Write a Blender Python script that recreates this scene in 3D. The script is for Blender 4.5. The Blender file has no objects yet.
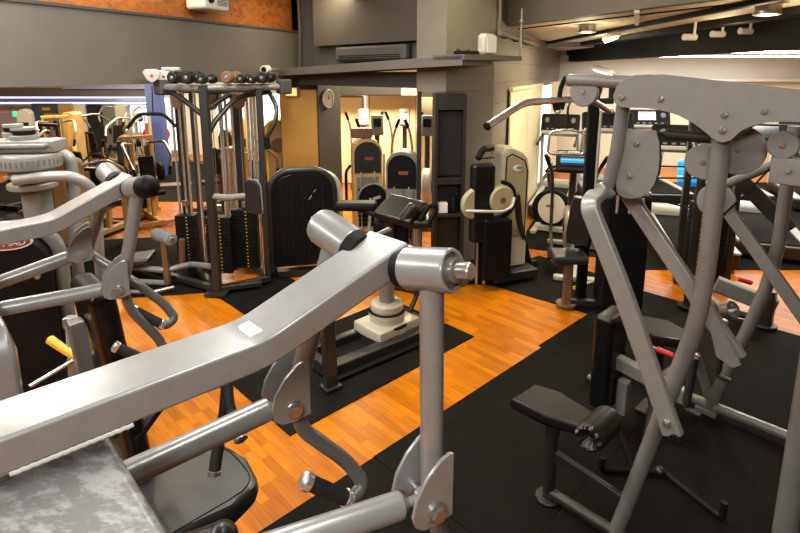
import bpy, bmesh, math, random
from mathutils import Vector, Matrix
random.seed(7)
scene = bpy.context.scene
COL = scene.collection
PI = math.pi
X, Y, Z = Vector((1, 0, 0)), Vector((0, 1, 0)), Vector((0, 0, 1))
U1 = Vector((.7224, .6915, 0))      # along the strip of bare parquet
U2 = Vector((-.6915, .7224, 0))     # across it
N1 = Vector((.42, .9075, 0))        # along the long side walls
NW = Vector((.380, .925, 0))      # along the right side wall
NV = Vector((-.925, .380, 0))
N2 = Vector((-.9075, .42, 0))
M1 = Vector((-.418, .9085, 0))      # along the ceiling beams

# ------------------------------------------------------------------ materials
def new_mat(name):
    m = bpy.data.materials.new(name); m.use_nodes = True
    nt = m.node_tree
    return m, nt, nt.nodes['Principled BSDF']

def nd(nt, kind, **kw):
    n = nt.nodes.new(kind)
    for k, v in kw.items():
        if k in n.inputs.keys(): n.inputs[k].default_value = v
        else: setattr(n, k, v)
    return n

def paint(name, col, rough=.5, metal=0., coat=0., var=.12, scale=9., bump=0., bscale=180., emit=None, estr=0., spec=.5):
    m, nt, b = new_mat(name)
    tc = nd(nt, 'ShaderNodeTexCoord')
    nz = nd(nt, 'ShaderNodeTexNoise', Scale=scale, Detail=4.)
    nt.links.new(tc.outputs['Object'], nz.inputs['Vector'])
    rmp = nd(nt, 'ShaderNodeMapRange')
    rmp.inputs['From Min'].default_value = .3; rmp.inputs['From Max'].default_value = .7
    rmp.inputs['To Min'].default_value = 1 - var; rmp.inputs['To Max'].default_value = 1 + var
    nt.links.new(nz.outputs['Fac'], rmp.inputs['Value'])
    vm = nd(nt, 'ShaderNodeVectorMath', operation='SCALE')
    vm.inputs[0].default_value = col
    nt.links.new(rmp.outputs['Result'], vm.inputs['Scale'])
    nt.links.new(vm.outputs['Vector'], b.inputs['Base Color'])
    b.inputs['Roughness'].default_value = rough
    b.inputs['Metallic'].default_value = metal
    b.inputs['Coat Weight'].default_value = coat
    b.inputs['Specular IOR Level'].default_value = spec
    b.inputs['Coat Roughness'].default_value = .12
    if bump:
        n2 = nd(nt, 'ShaderNodeTexNoise', Scale=bscale, Detail=2.)
        nt.links.new(tc.outputs['Object'], n2.inputs['Vector'])
        bp = nd(nt, 'ShaderNodeBump', Strength=bump, Distance=.002)
        nt.links.new(n2.outputs['Fac'], bp.inputs['Height'])
        nt.links.new(bp.outputs['Normal'], b.inputs['Normal'])
    if emit:
        b.inputs['Emission Color'].default_value = (*emit, 1); b.inputs['Emission Strength'].default_value = estr
    return m

MT = {}
MT['silver'] = paint('silver_paint', (.235, .238, .228), .30, .3, .3, .06, 30, .04, 500)
MT['silver_dark'] = paint('pewter_paint', (.20, .197, .18), .36, .2, .15, .06, 30)
MT['plate_grey'] = paint('grey_plate_paint', (.165, .16, .145), .5, .08, .0, .06, 25, .05, 400)
MT['grey_tube'] = paint('grey_tube_paint', (.165, .16, .145), .34, .2, .15, .06, 25)
MT['silver_shaded'] = paint('shaded_silver_paint', (.085, .084, .078), .36, .15, .2, .06, 25)  # silver of the press handles, darkened to hold the shadow they hang in
MT['charcoal'] = paint('charcoal_paint', (.018, .0172, .0155), .4, .1, .08, .1, 20)
MT['black'] = paint('black_plastic', (.006, .006, .006), .55, 0, 0, .2, 12, spec=.12)
MT['black_gloss'] = paint('black_gloss', (.005, .005, .0055), .3, 0, .1, .2, 8, spec=.22)
MT['vinyl'] = paint('black_vinyl', (.0065, .006, .0058), .38, 0, .08, .2, 14, .15, 260, spec=.4)
MT['vinyl_grey'] = paint('seat_vinyl', (.014, .014, .0143), .4, 0, .06, .12, 14, .12, 260)
MT['foam'] = paint('grey_foam', (.15, .155, .16), .8, 0, 0, .15, 20, .2, 200)
MT['rubber'] = paint('black_rubber', (.0055, .0048, .0036), .82, 0, 0, .3, 5, .35, 320, spec=.10)
MT['grip'] = paint('rubber_grip', (.013, .013, .013), .6, 0, 0, .1, 20, .3, 900, spec=.3)
MT['chrome'] = paint('chrome', (.78, .76, .71), .24, .85, 0, .04, 20)
MT['steel'] = paint('brushed_steel', (.45, .43, .40), .3, .9, 0, .08, 40)
MT['cream'] = paint('cream_shell', (.42, .375, .27), .42, 0, .15, .05, 10)
MT['pale'] = paint('pale_grey_shell', (.40, .385, .345), .42, .1, .15, .05, 10)
MT['stone'] = paint('stone_grey_paint', (.235, .225, .20), .4, .1, .15, .06, 14)
MT['white'] = paint('white_plastic', (.66, .64, .59), .4, 0, .1, .04, 10)
MT['olive'] = paint('olive_tan_shell', (.36, .30, .165), .45, 0, .1, .05, 10)
MT['tan'] = paint('tan_panel', (.50, .30, .11), .5, 0, .1, .1, 6)
MT['brown'] = paint('brown_panel', (.14, .07, .03), .5, 0, .1, .15, 6)
MT['yellow'] = paint('yellow_plastic', (.75, .42, .02), .4, 0, .1, .05, 10)
MT['red'] = paint('red_plastic', (.55, .02, .015), .4, 0, .1, .05, 10)
MT['red_badge'] = paint('red_badge', (.22, .055, .04), .4, 0, 0, .05, 10)
MT['teal'] = paint('teal_badge', (.10, .25, .22), .4, 0, 0, .1, 20)
MT['wall_grey'] = paint('dark_wall_paint', (.105, .095, .080), .7, 0, 0, .08, 2.5, .25, 60)
MT['wall_umber'] = paint('umber_wall_paint', (.046, .038, .028), .7, 0, 0, .08, 2.5, .25, 60)
MT['wall_dark'] = paint('charcoal_wall_paint', (.048, .044, .040), .7, 0, 0, .1, 2.5, .2, 60)
MT['column'] = paint('taupe_column_paint', (.165, .148, .108), .65, 0, 0, .08, 3, .2, 60)
MT['cabinet'] = paint('dark_cabinet', (.014, .012, .010), .5, 0, 0, .15, 8)
MT['wall_cream'] = paint('cream_wall_paint', (.74, .65, .48), .8, 0, 0, .04, 2)
MT['blind'] = paint('cream_blind', (.74, .63, .40), .8, 0, 0, .03, 3)
MT['wall_orange'] = paint('ochre_wall_and_lit_face', (.62, .34, .075), .7, 0, 0, .08, 3)  # far left wall; on the column face it stands for warm light
MT['ceiling_white'] = paint('white_ceiling_paint', (.62, .58, .50), .8, 0, 0, .05, 2)
MT['ceiling_grey'] = paint('grey_ceiling_paint', (.24, .21, .18), .8, 0, 0, .1, 2)
MT['ceiling_tan'] = paint('tan_ceiling_boards', (.58, .47, .33), .7, 0, 0, .12, 3)
MT['ceiling_dark'] = paint('dark_ceiling_paint', (.007, .0066, .006), .75, 0, 0, .1, 2, spec=.15)
MT['blue'] = paint('blue_column_paint', (.07, .10, .30), .6, 0, 0, .1, 3)
MT['lilac'] = paint('lilac_panel', (.55, .52, .66), .7, 0, 0, .05, 3)
MT['board_blue'] = paint('blue_board', (.06, .10, .15), .6, 0, 0, .2, 4)
MT['screen_dark'] = paint('dark_screen', (.012, .013, .014), .15, 0, .2, .1, 10)
MT['led_blue'] = paint('led_blue', (.4, .5, 1.), .5, emit=(.45, .5, 1.), estr=7.)
MT['led_white'] = paint('led_white', (1, .95, .9), .5, emit=(1., .86, .70), estr=9.)
MT['pane'] = paint('bright_pane', (.9, .95, 1.), .5, emit=(.92, .95, 1.), estr=2.0)
MT['pane_dim'] = paint('milky_pane', (.9, .95, 1.), .5, emit=(.9, .93, 1.), estr=.9)
MT['amber'] = paint('amber_lamp', (1, .7, .3), .5, emit=(1., .62, .22), estr=.75)
MT['green_led'] = paint('green_lamp', (.1, .8, .3), .5, emit=(.05, .9, .3), estr=1.)
MT['lens'] = paint('lamp_lens', (1, .9, .7), .4, emit=(1., .8, .5), estr=1.2)

def wood_floor():
    m, nt, b = new_mat('parquet')
    g = nd(nt, 'ShaderNodeNewGeometry')
    mp = nd(nt, 'ShaderNodeMapping'); mp.inputs['Rotation'].default_value = (0, 0, -math.atan2(U2.y, U2.x))
    nt.links.new(g.outputs['Position'], mp.inputs['Vector'])
    br = nd(nt, 'ShaderNodeTexBrick', offset=.37, offset_frequency=3, squash=1.0)
    br.inputs['Color1'].default_value = (.50, .152, .0012, 1); br.inputs['Color2'].default_value = (.31, .080, .0008, 1)
    br.inputs['Mortar'].default_value = (.21, .052, .001, 1)
    br.inputs['Scale'].default_value = 1.; br.inputs['Mortar Size'].default_value = .0009; br.inputs['Bias'].default_value = -.15
    br.inputs['Brick Width'].default_value = .27; br.inputs['Row Height'].default_value = .052
    nt.links.new(mp.outputs['Vector'], br.inputs['Vector'])
    m2 = nd(nt, 'ShaderNodeMapping'); m2.inputs['Scale'].default_value = (3., 45., 1)
    nt.links.new(mp.outputs['Vector'], m2.inputs['Vector'])
    nz = nd(nt, 'ShaderNodeTexNoise', Scale=1.6, Detail=5.)
    nt.links.new(m2.outputs['Vector'], nz.inputs['Vector'])
    rg = nd(nt, 'ShaderNodeMapRange'); rg.inputs['To Min'].default_value = .55; rg.inputs['To Max'].default_value = 1.45
    nt.links.new(nz.outputs['Fac'], rg.inputs['Value'])
    vm = nd(nt, 'ShaderNodeVectorMath', operation='SCALE')
    nt.links.new(br.outputs['Color'], vm.inputs[0]); nt.links.new(rg.outputs['Result'], vm.inputs['Scale'])
    nt.links.new(vm.outputs['Vector'], b.inputs['Base Color'])
    b.inputs['Roughness'].default_value = .34; b.inputs['Specular IOR Level'].default_value = .25; b.inputs['Coat Weight'].default_value = .10; b.inputs['Coat Roughness'].default_value = .14
    return m
MT['wood'] = wood_floor()

def osb_board():
    m, nt, b = new_mat('osb_board')
    tc = nd(nt, 'ShaderNodeTexCoord')
    mp = nd(nt, 'ShaderNodeMapping'); mp.inputs['Scale'].default_value = (5, 5, 9)
    nt.links.new(tc.outputs['Object'], mp.inputs['Vector'])
    vo = nd(nt, 'ShaderNodeTexVoronoi', Scale=2.2, Randomness=1.)
    nt.links.new(mp.outputs['Vector'], vo.inputs['Vector'])
    nz = nd(nt, 'ShaderNodeTexNoise', Scale=2.1, Detail=8., Distortion=1.4)
    nt.links.new(mp.outputs['Vector'], nz.inputs['Vector'])
    mx = nd(nt, 'ShaderNodeMix', data_type='RGBA'); mx.inputs['Factor'].default_value = .3
    cr = nd(nt, 'ShaderNodeValToRGB')
    cr.color_ramp.elements[0].position = .3; cr.color_ramp.elements[0].color = (.15, .032, .004, 1)
    cr.color_ramp.elements[1].position = .62; cr.color_ramp.elements[1].color = (.40, .125, .016, 1)
    nt.links.new(nz.outputs['Fac'], cr.inputs['Fac'])
    sp = nd(nt, 'ShaderNodeSeparateColor'); nt.links.new(vo.outputs['Color'], sp.inputs['Color'])
    c2 = nd(nt, 'ShaderNodeValToRGB'); c2.color_ramp.elements[0].color = (.20, .045, .006, 1); c2.color_ramp.elements[1].color = (.46, .17, .03, 1)
    nt.links.new(sp.outputs['Red'], c2.inputs['Fac'])
    nt.links.new(cr.outputs['Color'], mx.inputs['A']); nt.links.new(c2.outputs['Color'], mx.inputs['B'])
    nt.links.new(mx.outputs['Result'], b.inputs['Base Color']); b.inputs['Roughness'].default_value = .6
    return m
MT['osb'] = osb_board()

def block_wall():
    m, nt, b = new_mat('painted_blockwork')
    tc = nd(nt, 'ShaderNodeNewGeometry')
    # blocks run along the wall and upwards
    mp = nd(nt, 'ShaderNodeMapping'); mp.inputs['Rotation'].default_value = (0, 0, -math.atan2(N1.y, N1.x))
    nt.links.new(tc.outputs['Position'], mp.inputs['Vector'])
    sx = nd(nt, 'ShaderNodeSeparateXYZ'); nt.links.new(mp.outputs['Vector'], sx.inputs['Vector'])
    cx = nd(nt, 'ShaderNodeCombineXYZ'); nt.links.new(sx.outputs['X'], cx.inputs['X']); nt.links.new(sx.outputs['Z'], cx.inputs['Y'])
    br = nd(nt, 'ShaderNodeTexBrick')
    br.inputs['Color1'].default_value = (.19, .165, .125, 1); br.inputs['Color2'].default_value = (.17, .148, .112, 1); br.inputs['Mortar'].default_value = (.12, .105, .08, 1)
    br.inputs['Scale'].default_value = 1.; br.inputs['Brick Width'].default_value = .44; br.inputs['Row Height'].default_value = .215; br.inputs['Mortar Size'].default_value = .005
    nt.links.new(cx.outputs['Vector'], br.inputs['Vector']); nt.links.new(br.outputs['Color'], b.inputs['Base Color'])
    bp = nd(nt, 'ShaderNodeBump', Strength=.4, Distance=.004); nt.links.new(br.outputs['Fac'], bp.inputs['Height']); bp.invert = True
    nt.links.new(bp.outputs['Normal'], b.inputs['Normal']); b.inputs['Roughness'].default_value = .75
    return m
MT['block'] = block_wall()

def worn_paint():
    m, nt, b = new_mat('scuffed_silver_paint')
    tc = nd(nt, 'ShaderNodeTexCoord')
    mp = nd(nt, 'ShaderNodeMapping'); mp.inputs['Scale'].default_value = (22, 60, 60)
    nt.links.new(tc.outputs['Object'], mp.inputs['Vector'])
    nz = nd(nt, 'ShaderNodeTexNoise', Scale=1., Detail=8., Roughness=.7); nt.links.new(mp.outputs['Vector'], nz.inputs['Vector'])
    cr = nd(nt, 'ShaderNodeValToRGB')
    cr.color_ramp.elements[0].position = .46; cr.color_ramp.elements[0].color = (.16, .155, .148, 1)
    cr.color_ramp.elements[1].position = .58; cr.color_ramp.elements[1].color = (.30, .296, .288, 1)
    nt.links.new(nz.outputs['Fac'], cr.inputs['Fac']); nt.links.new(cr.outputs['Color'], b.inputs['Base Color'])
    b.inputs['Metallic'].default_value = .1; b.inputs['Roughness'].default_value = .42
    return m
MT['scuffed'] = worn_paint()

def screen_mat(name, kind):
    m, nt, b = new_mat(name)
    tc = nd(nt, 'ShaderNodeTexCoord')
    sx = nd(nt, 'ShaderNodeSeparateXYZ'); nt.links.new(tc.outputs['Generated'], sx.inputs['Vector'])
    cr = nd(nt, 'ShaderNodeValToRGB'); cr.color_ramp.interpolation = 'CONSTANT'
    e = cr.color_ramp.elements
    if kind == 'tablet':
        stops = [(0, (.01, .10, .30)), (.16, (.02, .30, .62)), (.30, (.25, .75, .9)), (.40, (.02, .42, .75)), (.6, (.1, .6, .85)), (.72, (.02, .35, .7)), (.9, (.2, .7, .85))]
    else:
        stops = [(0, (.01, .012, .015)), (.22, (.02, .30, .60)), (.42, (.18, .55, .8)), (.52, (.02, .22, .42)), (.62, (.012, .014, .018)), (.74, (.3, .16, .04)), (.82, (.012, .014, .018))]
    e[0].position = stops[0][0]; e[0].color = (*stops[0][1], 1)
    e[1].position = stops[1][0]; e[1].color = (*stops[1][1], 1)
    for p, c in stops[2:]:
        q = e.new(p); q.color = (*c, 1)
    nt.links.new(sx.outputs['Z'], cr.inputs['Fac'])
    b.inputs['Base Color'].default_value = (.01, .01, .01, 1); b.inputs['Roughness'].default_value = .2
    nt.links.new(cr.outputs['Color'], b.inputs['Emission Color']); b.inputs['Emission Strength'].default_value = 1.1
    return m
MT['tablet'] = screen_mat('tablet_picture', 'tablet')
MT['display'] = screen_mat('console_picture', 'display')

# ------------------------------------------------------------------ mesh builder
def fillet(pts, bend, n=6):
    pts = [Vector(p) for p in pts]
    if not bend or len(pts) < 3: return pts
    out = [pts[0]]
    for i in range(1, len(pts) - 1):
        a, p, c = pts[i - 1], pts[i], pts[i + 1]
        d1, d2 = (a - p), (c - p)
        l = min(bend, d1.length * .49, d2.length * .49)
        s, e = p + d1.normalized() * l, p + d2.normalized() * l
        for k in range(n + 1):
            t = k / n
            out.append(s * (1 - t) ** 2 + p * 2 * t * (1 - t) + e * t * t)
    out.append(pts[-1])
    return out

class MB:
    def __init__(self): self.bm = bmesh.new()
    def _v(self, p): return self.bm.verts.new(p)
    def sweep(self, pts, prof, side=None, raw=False):
        """prof: closed list of (s, u); side: fixed sideways vector or None for parallel transport"""
        n = len(pts); rings = []
        tang = []
        for i in range(n):
            if i == 0: t = pts[1] - pts[0]
            elif i == n - 1: t = pts[-1] - pts[-2]
            else: t = (pts[i + 1] - pts[i]).normalized() + (pts[i] - pts[i - 1]).normalized()
            tang.append(t.normalized())
        if side is None:
            r = Z if abs(tang[0].z) < .9 else X
            s = tang[0].cross(r).normalized()
        for i in range(n):
            t = tang[i]
            if raw: s = side.normalized()
            elif side is not None:
                s = side - t * side.dot(t); s.normalize()
            else:
                s = s - t * s.dot(t); s.normalize()
            u = s.cross(t).normalized()
            rings.append([self._v(pts[i] + s * a + u * b) for a, b in prof])
        m = len(prof)
        for i in range(n - 1):
            for k in range(m):
                self.bm.faces.new((rings[i][k], rings[i][(k + 1) % m], rings[i + 1][(k + 1) % m], rings[i + 1][k]))
        self.bm.faces.new(list(reversed(rings[0]))); self.bm.faces.new(rings[-1])
        return self
    def tube(self, pts, r, bend=.06, seg=14, flat=1.):
        pts = fillet(pts, bend)
        return self.sweep(pts, [(r * math.cos(2 * PI * k / seg), r * flat * math.sin(2 * PI * k / seg)) for k in range(seg)])
    def beam(self, pts, w, h, side=None, bend=0, c=None, n=6, raw=False):
        """rectangular tube w across, h high, with rounded edges"""
        pts = fillet(pts, bend, n)
        c = min(w, h) * .16 if c is None else c
        pr = []
        for sx, sy, a0 in ((1, 1, 0), (-1, 1, 90), (-1, -1, 180), (1, -1, 270)):
            for k in range(4):
                a = math.radians(a0 + 30 * k)
                pr.append((sx * (w / 2 - c) + c * math.cos(a), sy * (h / 2 - c) + c * math.sin(a)))
        if side is None:
            t = (pts[-1] - pts[0]).normalized()
            side = t.cross(Z)
            if side.length < .1: side = X
        return self.sweep(pts, pr, side.normalized(), raw)
    def box(self, c, s, ax=(X, Y, Z), bev=.006, seg=2):
        c = Vector(c); h = [v / 2 for v in s]
        vs = []
        for i in (-1, 1):
            for j in (-1, 1):
                for k in (-1, 1):
                    vs.append(self._v(c + ax[0] * h[0] * i + ax[1] * h[1] * j + ax[2] * h[2] * k))
        fs = []
        for f in ((0, 1, 3, 2), (4, 6, 7, 5), (0, 4, 5, 1), (2, 3, 7, 6), (0, 2, 6, 4), (1, 5, 7, 3)):
            fs.append(self.bm.faces.new([vs[q] for q in f]))
        bev = min(bev, min(s) * .49)
        if bev > 0:
            es = {e for f in fs for e in f.edges}
            bmesh.ops.bevel(self.bm, geom=list(es), offset=bev, segments=seg, affect='EDGES', profile=.5)
        return self
    def bar(self, a, b, w, h, side=None, bev=.004):
        """box from a to b"""
        a, b = Vector(a), Vector(b); t = (b - a); L = t.length; t.normalize()
        if side is None:
            side = t.cross(Z)
            if side.length < .1: side = X.copy()
        side = (side - t * side.dot(t)).normalized(); u = side.cross(t)
        return self.box((a + b) / 2, (w, L, h), (side, t, u), bev)
    def cyl(self, a, b, r, r2=None, seg=24, bev=.003):
        a, b = Vector(a), Vector(b); L = (b - a).length
        r2 = r if r2 is None else r2
        bev = min(bev, L * .4, r * .4, r2 * .4)
        return self.lathe([(0, 0), (r - bev, 0), (r, bev), (r2, L - bev), (r2 - bev, L), (0, L)], a, b - a, seg)
    def lathe(self, prof, o, axis, seg=24):
        o = Vector(o); t = Vector(axis).normalized()
        s = t.cross(Z if abs(t.z) < .9 else X).normalized(); u = s.cross(t)
        rings = []
        for r, h in prof:
            if r < 1e-6: rings.append([self._v(o + t * h)])
            else: rings.append([self._v(o + t * h + s * r * math.cos(2 * PI * k / seg) + u * r * math.sin(2 * PI * k / seg)) for k in range(seg)])
        for A, B in zip(rings, rings[1:]):
            for k in range(seg):
                k2 = (k + 1) % seg
                if len(A) == 1 and len(B) == 1: continue
                if len(A) == 1: self.bm.faces.new((A[0], B[k2], B[k]))
                elif len(B) == 1: self.bm.faces.new((A[k], A[k2], B[0]))
                else: self.bm.faces.new((A[k], A[k2], B[k2], B[k]))
        return self
    def plate(self, out, o, ux, uy, t, bev=.0015):
        """outline (x, y) in the plane ux, uy through o, thickness t centred"""
        o = Vector(o); ux = ux.normalized(); uy = uy.normalized(); n = ux.cross(uy).normalized()
        A = [self._v(o + ux * x + uy * y + n * t / 2) for x, y in out]
        B = [self._v(o + ux * x + uy * y - n * t / 2) for x, y in out]
        f1 = self.bm.faces.new(A); f2 = self.bm.faces.new(list(reversed(B)))
        m = len(out)
        for k in range(m): self.bm.faces.new((A[k], B[k], B[(k + 1) % m], A[(k + 1) % m]))
        if bev:
            bmesh.ops.bevel(self.bm, geom=list(set(f1.edges) | set(f2.edges)), offset=min(bev, t * .4), segments=2, affect='EDGES', profile=.5)
        return self
    def prism(self, pts3, depth):
        """solid between a polygon of world points and the same polygon moved by depth"""
        A = [self._v(Vector(p)) for p in pts3]; B = [self._v(Vector(p) + depth) for p in pts3]
        self.bm.faces.new(A); self.bm.faces.new(list(reversed(B))); m = len(A)
        for k in range(m): self.bm.faces.new((A[k], B[k], B[(k + 1) % m], A[(k + 1) % m]))
        return self
    def ball(self, c, r, sc=(1, 1, 1), seg=20):
        m = Matrix.Translation(Vector(c)) @ Matrix.Diagonal((sc[0], sc[1], sc[2], 1))
        bmesh.ops.create_uvsphere(self.bm, u_segments=seg, v_segments=seg // 2, radius=r, matrix=m)
        return self
    def pad(self, c, s, ax=(X, Y, Z), r=None):
        """upholstered cushion: thick box with fat rounded edges"""
        return self.box(c, s, ax, min(s) * .36 if r is None else r, 4)
    def bolt(self, c, n, r=.011):
        c = Vector(c); n = Vector(n).normalized()
        self.cyl(c - n * .004, c + n * .004, r * 1.35, seg=16, bev=.001)
        return self.cyl(c, c + n * r * .9, r, seg=6, bev=.001)
    def mesh(self, name, W=None):
        bm = self.bm
        bmesh.ops.recalc_face_normals(bm, faces=bm.faces)
        if W is not None: bmesh.ops.transform(bm, matrix=W, verts=bm.verts)
        for f in bm.faces: f.smooth = True
        for e in bm.edges:
            if len(e.link_faces) == 2 and e.calc_face_angle(0) > .62: e.smooth = False
        me = bpy.data.meshes.new(name); bm.to_mesh(me); bm.free()
        return me

WM = {}
def thing(name, label, cat, loc=(0, 0, 0), rz=0., group=None):
    o = bpy.data.objects.new(name, None); COL.objects.link(o)
    o.empty_display_size = .1
    o.location = loc; o.rotation_euler = (0, 0, rz)
    o['label'] = label; o['category'] = cat
    if group: o['group'] = group
    WM[o.name] = Matrix.Translation(Vector(loc)) @ Matrix.Rotation(rz, 4, 'Z')
    return o
def wn(o):
    m = o.modifiers.new('even_normals', 'WEIGHTED_NORMAL'); m.keep_sharp = True; m.weight = 90
    return o
def part(name, mb, mat, parent, world=False, label=None):
    """a mesh of its own under parent; world=True when mb is in room coordinates"""
    P = WM[parent.name]
    me = mb.mesh(name, P.inverted() if world else None)
    me.materials.append(MT[mat])
    o = bpy.data.objects.new(name, me); COL.objects.link(o); o.parent = parent; wn(o)
    WM[o.name] = P
    if label: o['label'] = label
    return o
def wp(name, mb, mat, parent, label=None): return part(name, mb, mat, parent, True, label)
def single(name, mb, mat, label, cat, group=None, origin=None):
    O = Vector(origin) if origin else Vector((0, 0, 0))
    me = mb.mesh(name, Matrix.Translation(-O)); me.materials.append(MT[mat])
    o = bpy.data.objects.new(name, me); COL.objects.link(o); o.location = O; wn(o)
    o['label'] = label; o['category'] = cat
    if group: o['group'] = group
    WM[o.name] = Matrix.Translation(O)
    return o
def struct(name, mb, mat, parent=None):
    me = mb.mesh(name); me.materials.append(MT[mat])
    o = bpy.data.objects.new(name, me); COL.objects.link(o)
    WM[o.name] = Matrix.Identity(4)
    if parent: o.parent = parent
    else: o['kind'] = 'structure'
    return o
def kids(o): return [c for c in bpy.data.objects if c.parent == o]
def dup(root, loc, rz, label, group=None):
    r = root.copy(); COL.objects.link(r); r.location = loc; r.rotation_euler = (0, 0, rz)
    r['label'] = label
    if group: r['group'] = group
    WM[r.name] = Matrix.Translation(Vector(loc)) @ Matrix.Rotation(rz, 4, 'Z')
    for ch in kids(root):
        c = ch.copy(); COL.objects.link(c); c.parent = r; WM[c.name] = WM[r.name]
        for g in kids(ch):
            d = g.copy(); COL.objects.link(d); d.parent = c; WM[d.name] = WM[r.name]
    return r
def lettering(body, size, o, ux, uy, out=.002):
    """raised letters centred on o"""
    cu = bpy.data.curves.new('lettering', 'FONT'); cu.body = body; cu.size = size
    cu.align_x = 'CENTER'; cu.align_y = 'CENTER'; cu.extrude = out; cu.resolution_u = 3
    t = bpy.data.objects.new('lettering_curve', cu); COL.objects.link(t)
    dg = bpy.context.evaluated_depsgraph_get(); dg.update()
    me = bpy.data.meshes.new_from_object(t.evaluated_get(dg))
    bpy.data.objects.remove(t); bpy.data.curves.remove(cu)
    mb = MB(); mb.bm.from_mesh(me); bpy.data.meshes.remove(me)
    n = ux.cross(uy)
    W = Matrix(((ux.x, uy.x, n.x, o[0]), (ux.y, uy.y, n.y, o[1]), (ux.z, uy.z, n.z, o[2]), (0, 0, 0, 1)))
    bmesh.ops.transform(mb.bm, matrix=W, verts=mb.bm.verts)
    return mb
def oval(a, b, n=28): return [(a * math.cos(2 * PI * k / n), b * math.sin(2 * PI * k / n)) for k in range(n)]
def P3(*a): return Vector(a)
def at(px, py, Yd):
    """room point from a sighting taken at eye height 2.05 m: bearing, drop and its surveyed distance Yd in metres"""
    c_, s_ = math.cos(math.radians(11.1)), math.sin(math.radians(11.1))
    u, v = (px - 400) / 531, -(py - 176) / 531
    k = Yd / (c_ + v * s_)
    return (u * k, Yd, 2.05 + (v * c_ - s_) * k)
# ------------------------------------------------------------------ the setting
def slab(a, b, z0, z1, t, n):
    """upright slab from a to b (floor points), z0..z1, thickness t on the side of n"""
    a = Vector((a[0], a[1], z0)); b = Vector((b[0], b[1], z0)); n = Vector(n).normalized() * t
    mb = MB(); mb.prism([a, b, b + n, a + n], Vector((0, 0, z1 - z0))); return mb
def L(o, d, s): return Vector((o[0], o[1], 0)) + d * s

mb = MB(); mb.box((1, 7, -.06), (24, 24, .12), bev=0); struct('floor', mb, 'wood')
SO = P3(-1.33, 7.2, 0)
mb = slab(L(SO, N1, -9), L(SO, N1, .02), 1.94, 2.55, .28, N2); struct('wall_left', mb, 'wall_grey')
mb = slab(L(SO, N1, -9) - N2 * .015, L(SO, N1, .02) - N2 * .015, 2.55, 2.575, .3, N2); struct('trim_1', mb, 'wall_dark')
mb = slab(L(SO, N1, -9) + N2 * .1, L(SO, N1, -.0) + N2 * .1, 2.575, 3.4, .1, N2); struct('wall_left_upper', mb, 'osb')
# dark upper wall between the board and the boxed-in bulkhead
mb = slab((-1.33, 7.2), (-.9, 7.3), 1.94, 3.4, .2, Y); struct('wall_front', mb, 'wall_dark')
# column carrying the clock
c0 = P3(-1.07, 7.0, 0)
mb = MB(); mb.prism([c0, L(c0, N1, .56), L(c0, N1, .56) + N2 * .62, c0 + N2 * .62], Vector((0, 0, 2.0)))
col = struct('column_1', mb, 'wall_dark')
mb = MB(); q = c0 - N1 * .012; mb.prism([q + N2 * .02, q + N2 * .02 + N1 * .011, q + N2 * .6 + N1 * .011, q + N2 * .6], Vector((0, 0, 1.82)))  # orange light on this side of the column, put into a panel's colour
struct('lit_face_panel', mb, 'wall_orange', col)
# centre column
k0 = P3(.425, 5.0, 0)
mb = MB(); mb.prism([k0 + Z * 1.86, k0 + U1 * .74 + Z * 1.86, k0 + U1 * .74 + U2 * .38 + Z * 1.86, k0 + U2 * .38 + Z * 1.86], Vector((0, 0, 1.54)))
mb.prism([k0, k0 + U1 * .74, k0 + U1 * .74 + U2 * .13, k0 + U2 * .13], Vector((0, 0, 1.87))); struct('column_2', mb, 'column')
kl = k0 + U2 * .38
# boxed-in bulkhead between the columns, open slot below it
mb = MB(); a = kl + U1 * .02; b = kl + U2 * 1.75 + U1 * .02; mb.prism([a + Z * 2.35, b + Z * 2.35, b + U1 * .5 + Z * 2.35, a + U1 * .5 + Z * 2.35], Vector((0, 0, 1.05))); struct('trim_2', mb, 'wall_umber')
mb = MB(); a = kl + U1 * .12; b = kl + U2 * 1.9 + U1 * .12; mb.prism([a + Z * 2.1, b + Z * 2.1, b + U1 * .05 + Z * 2.1, a + U1 * .05 + Z * 2.1], Vector((0, 0, .3))); struct('trim_3', mb, 'wall_dark')
# long shelf boards
mb = MB(); s0 = P3(.53, 4.62, 2.105); sl_ = U2 * 3.05 - Z * .105; mb.prism([s0, s0 + sl_, s0 + sl_ + U1 * .42, s0 + U1 * .42], Vector((0, 0, .085))); struct('trim_4', mb, 'wall_grey')
s0 = s0 + Z * .045
mb = MB(); s1 = s0 - U2 * .02 + Z * .002; mb.prism([s1, s1 + U1 * .86, s1 + U1 * .86 + U2 * .36, s1 + U2 * .36], Vector((0, 0, .045))); struct('trim_5', mb, 'wall_grey')
# header under the shelf
mb = MB(); a = kl + U1 * .05; b = kl + U2 * 2.15 + U1 * .05; mb.prism([a + Z * 1.89, b + Z * 1.89, b + U1 * .2 + Z * 1.89, a + U1 * .2 + Z * 1.89], Vector((0, 0, .16))); struct('trim_6', mb, 'wall_dark')
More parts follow.
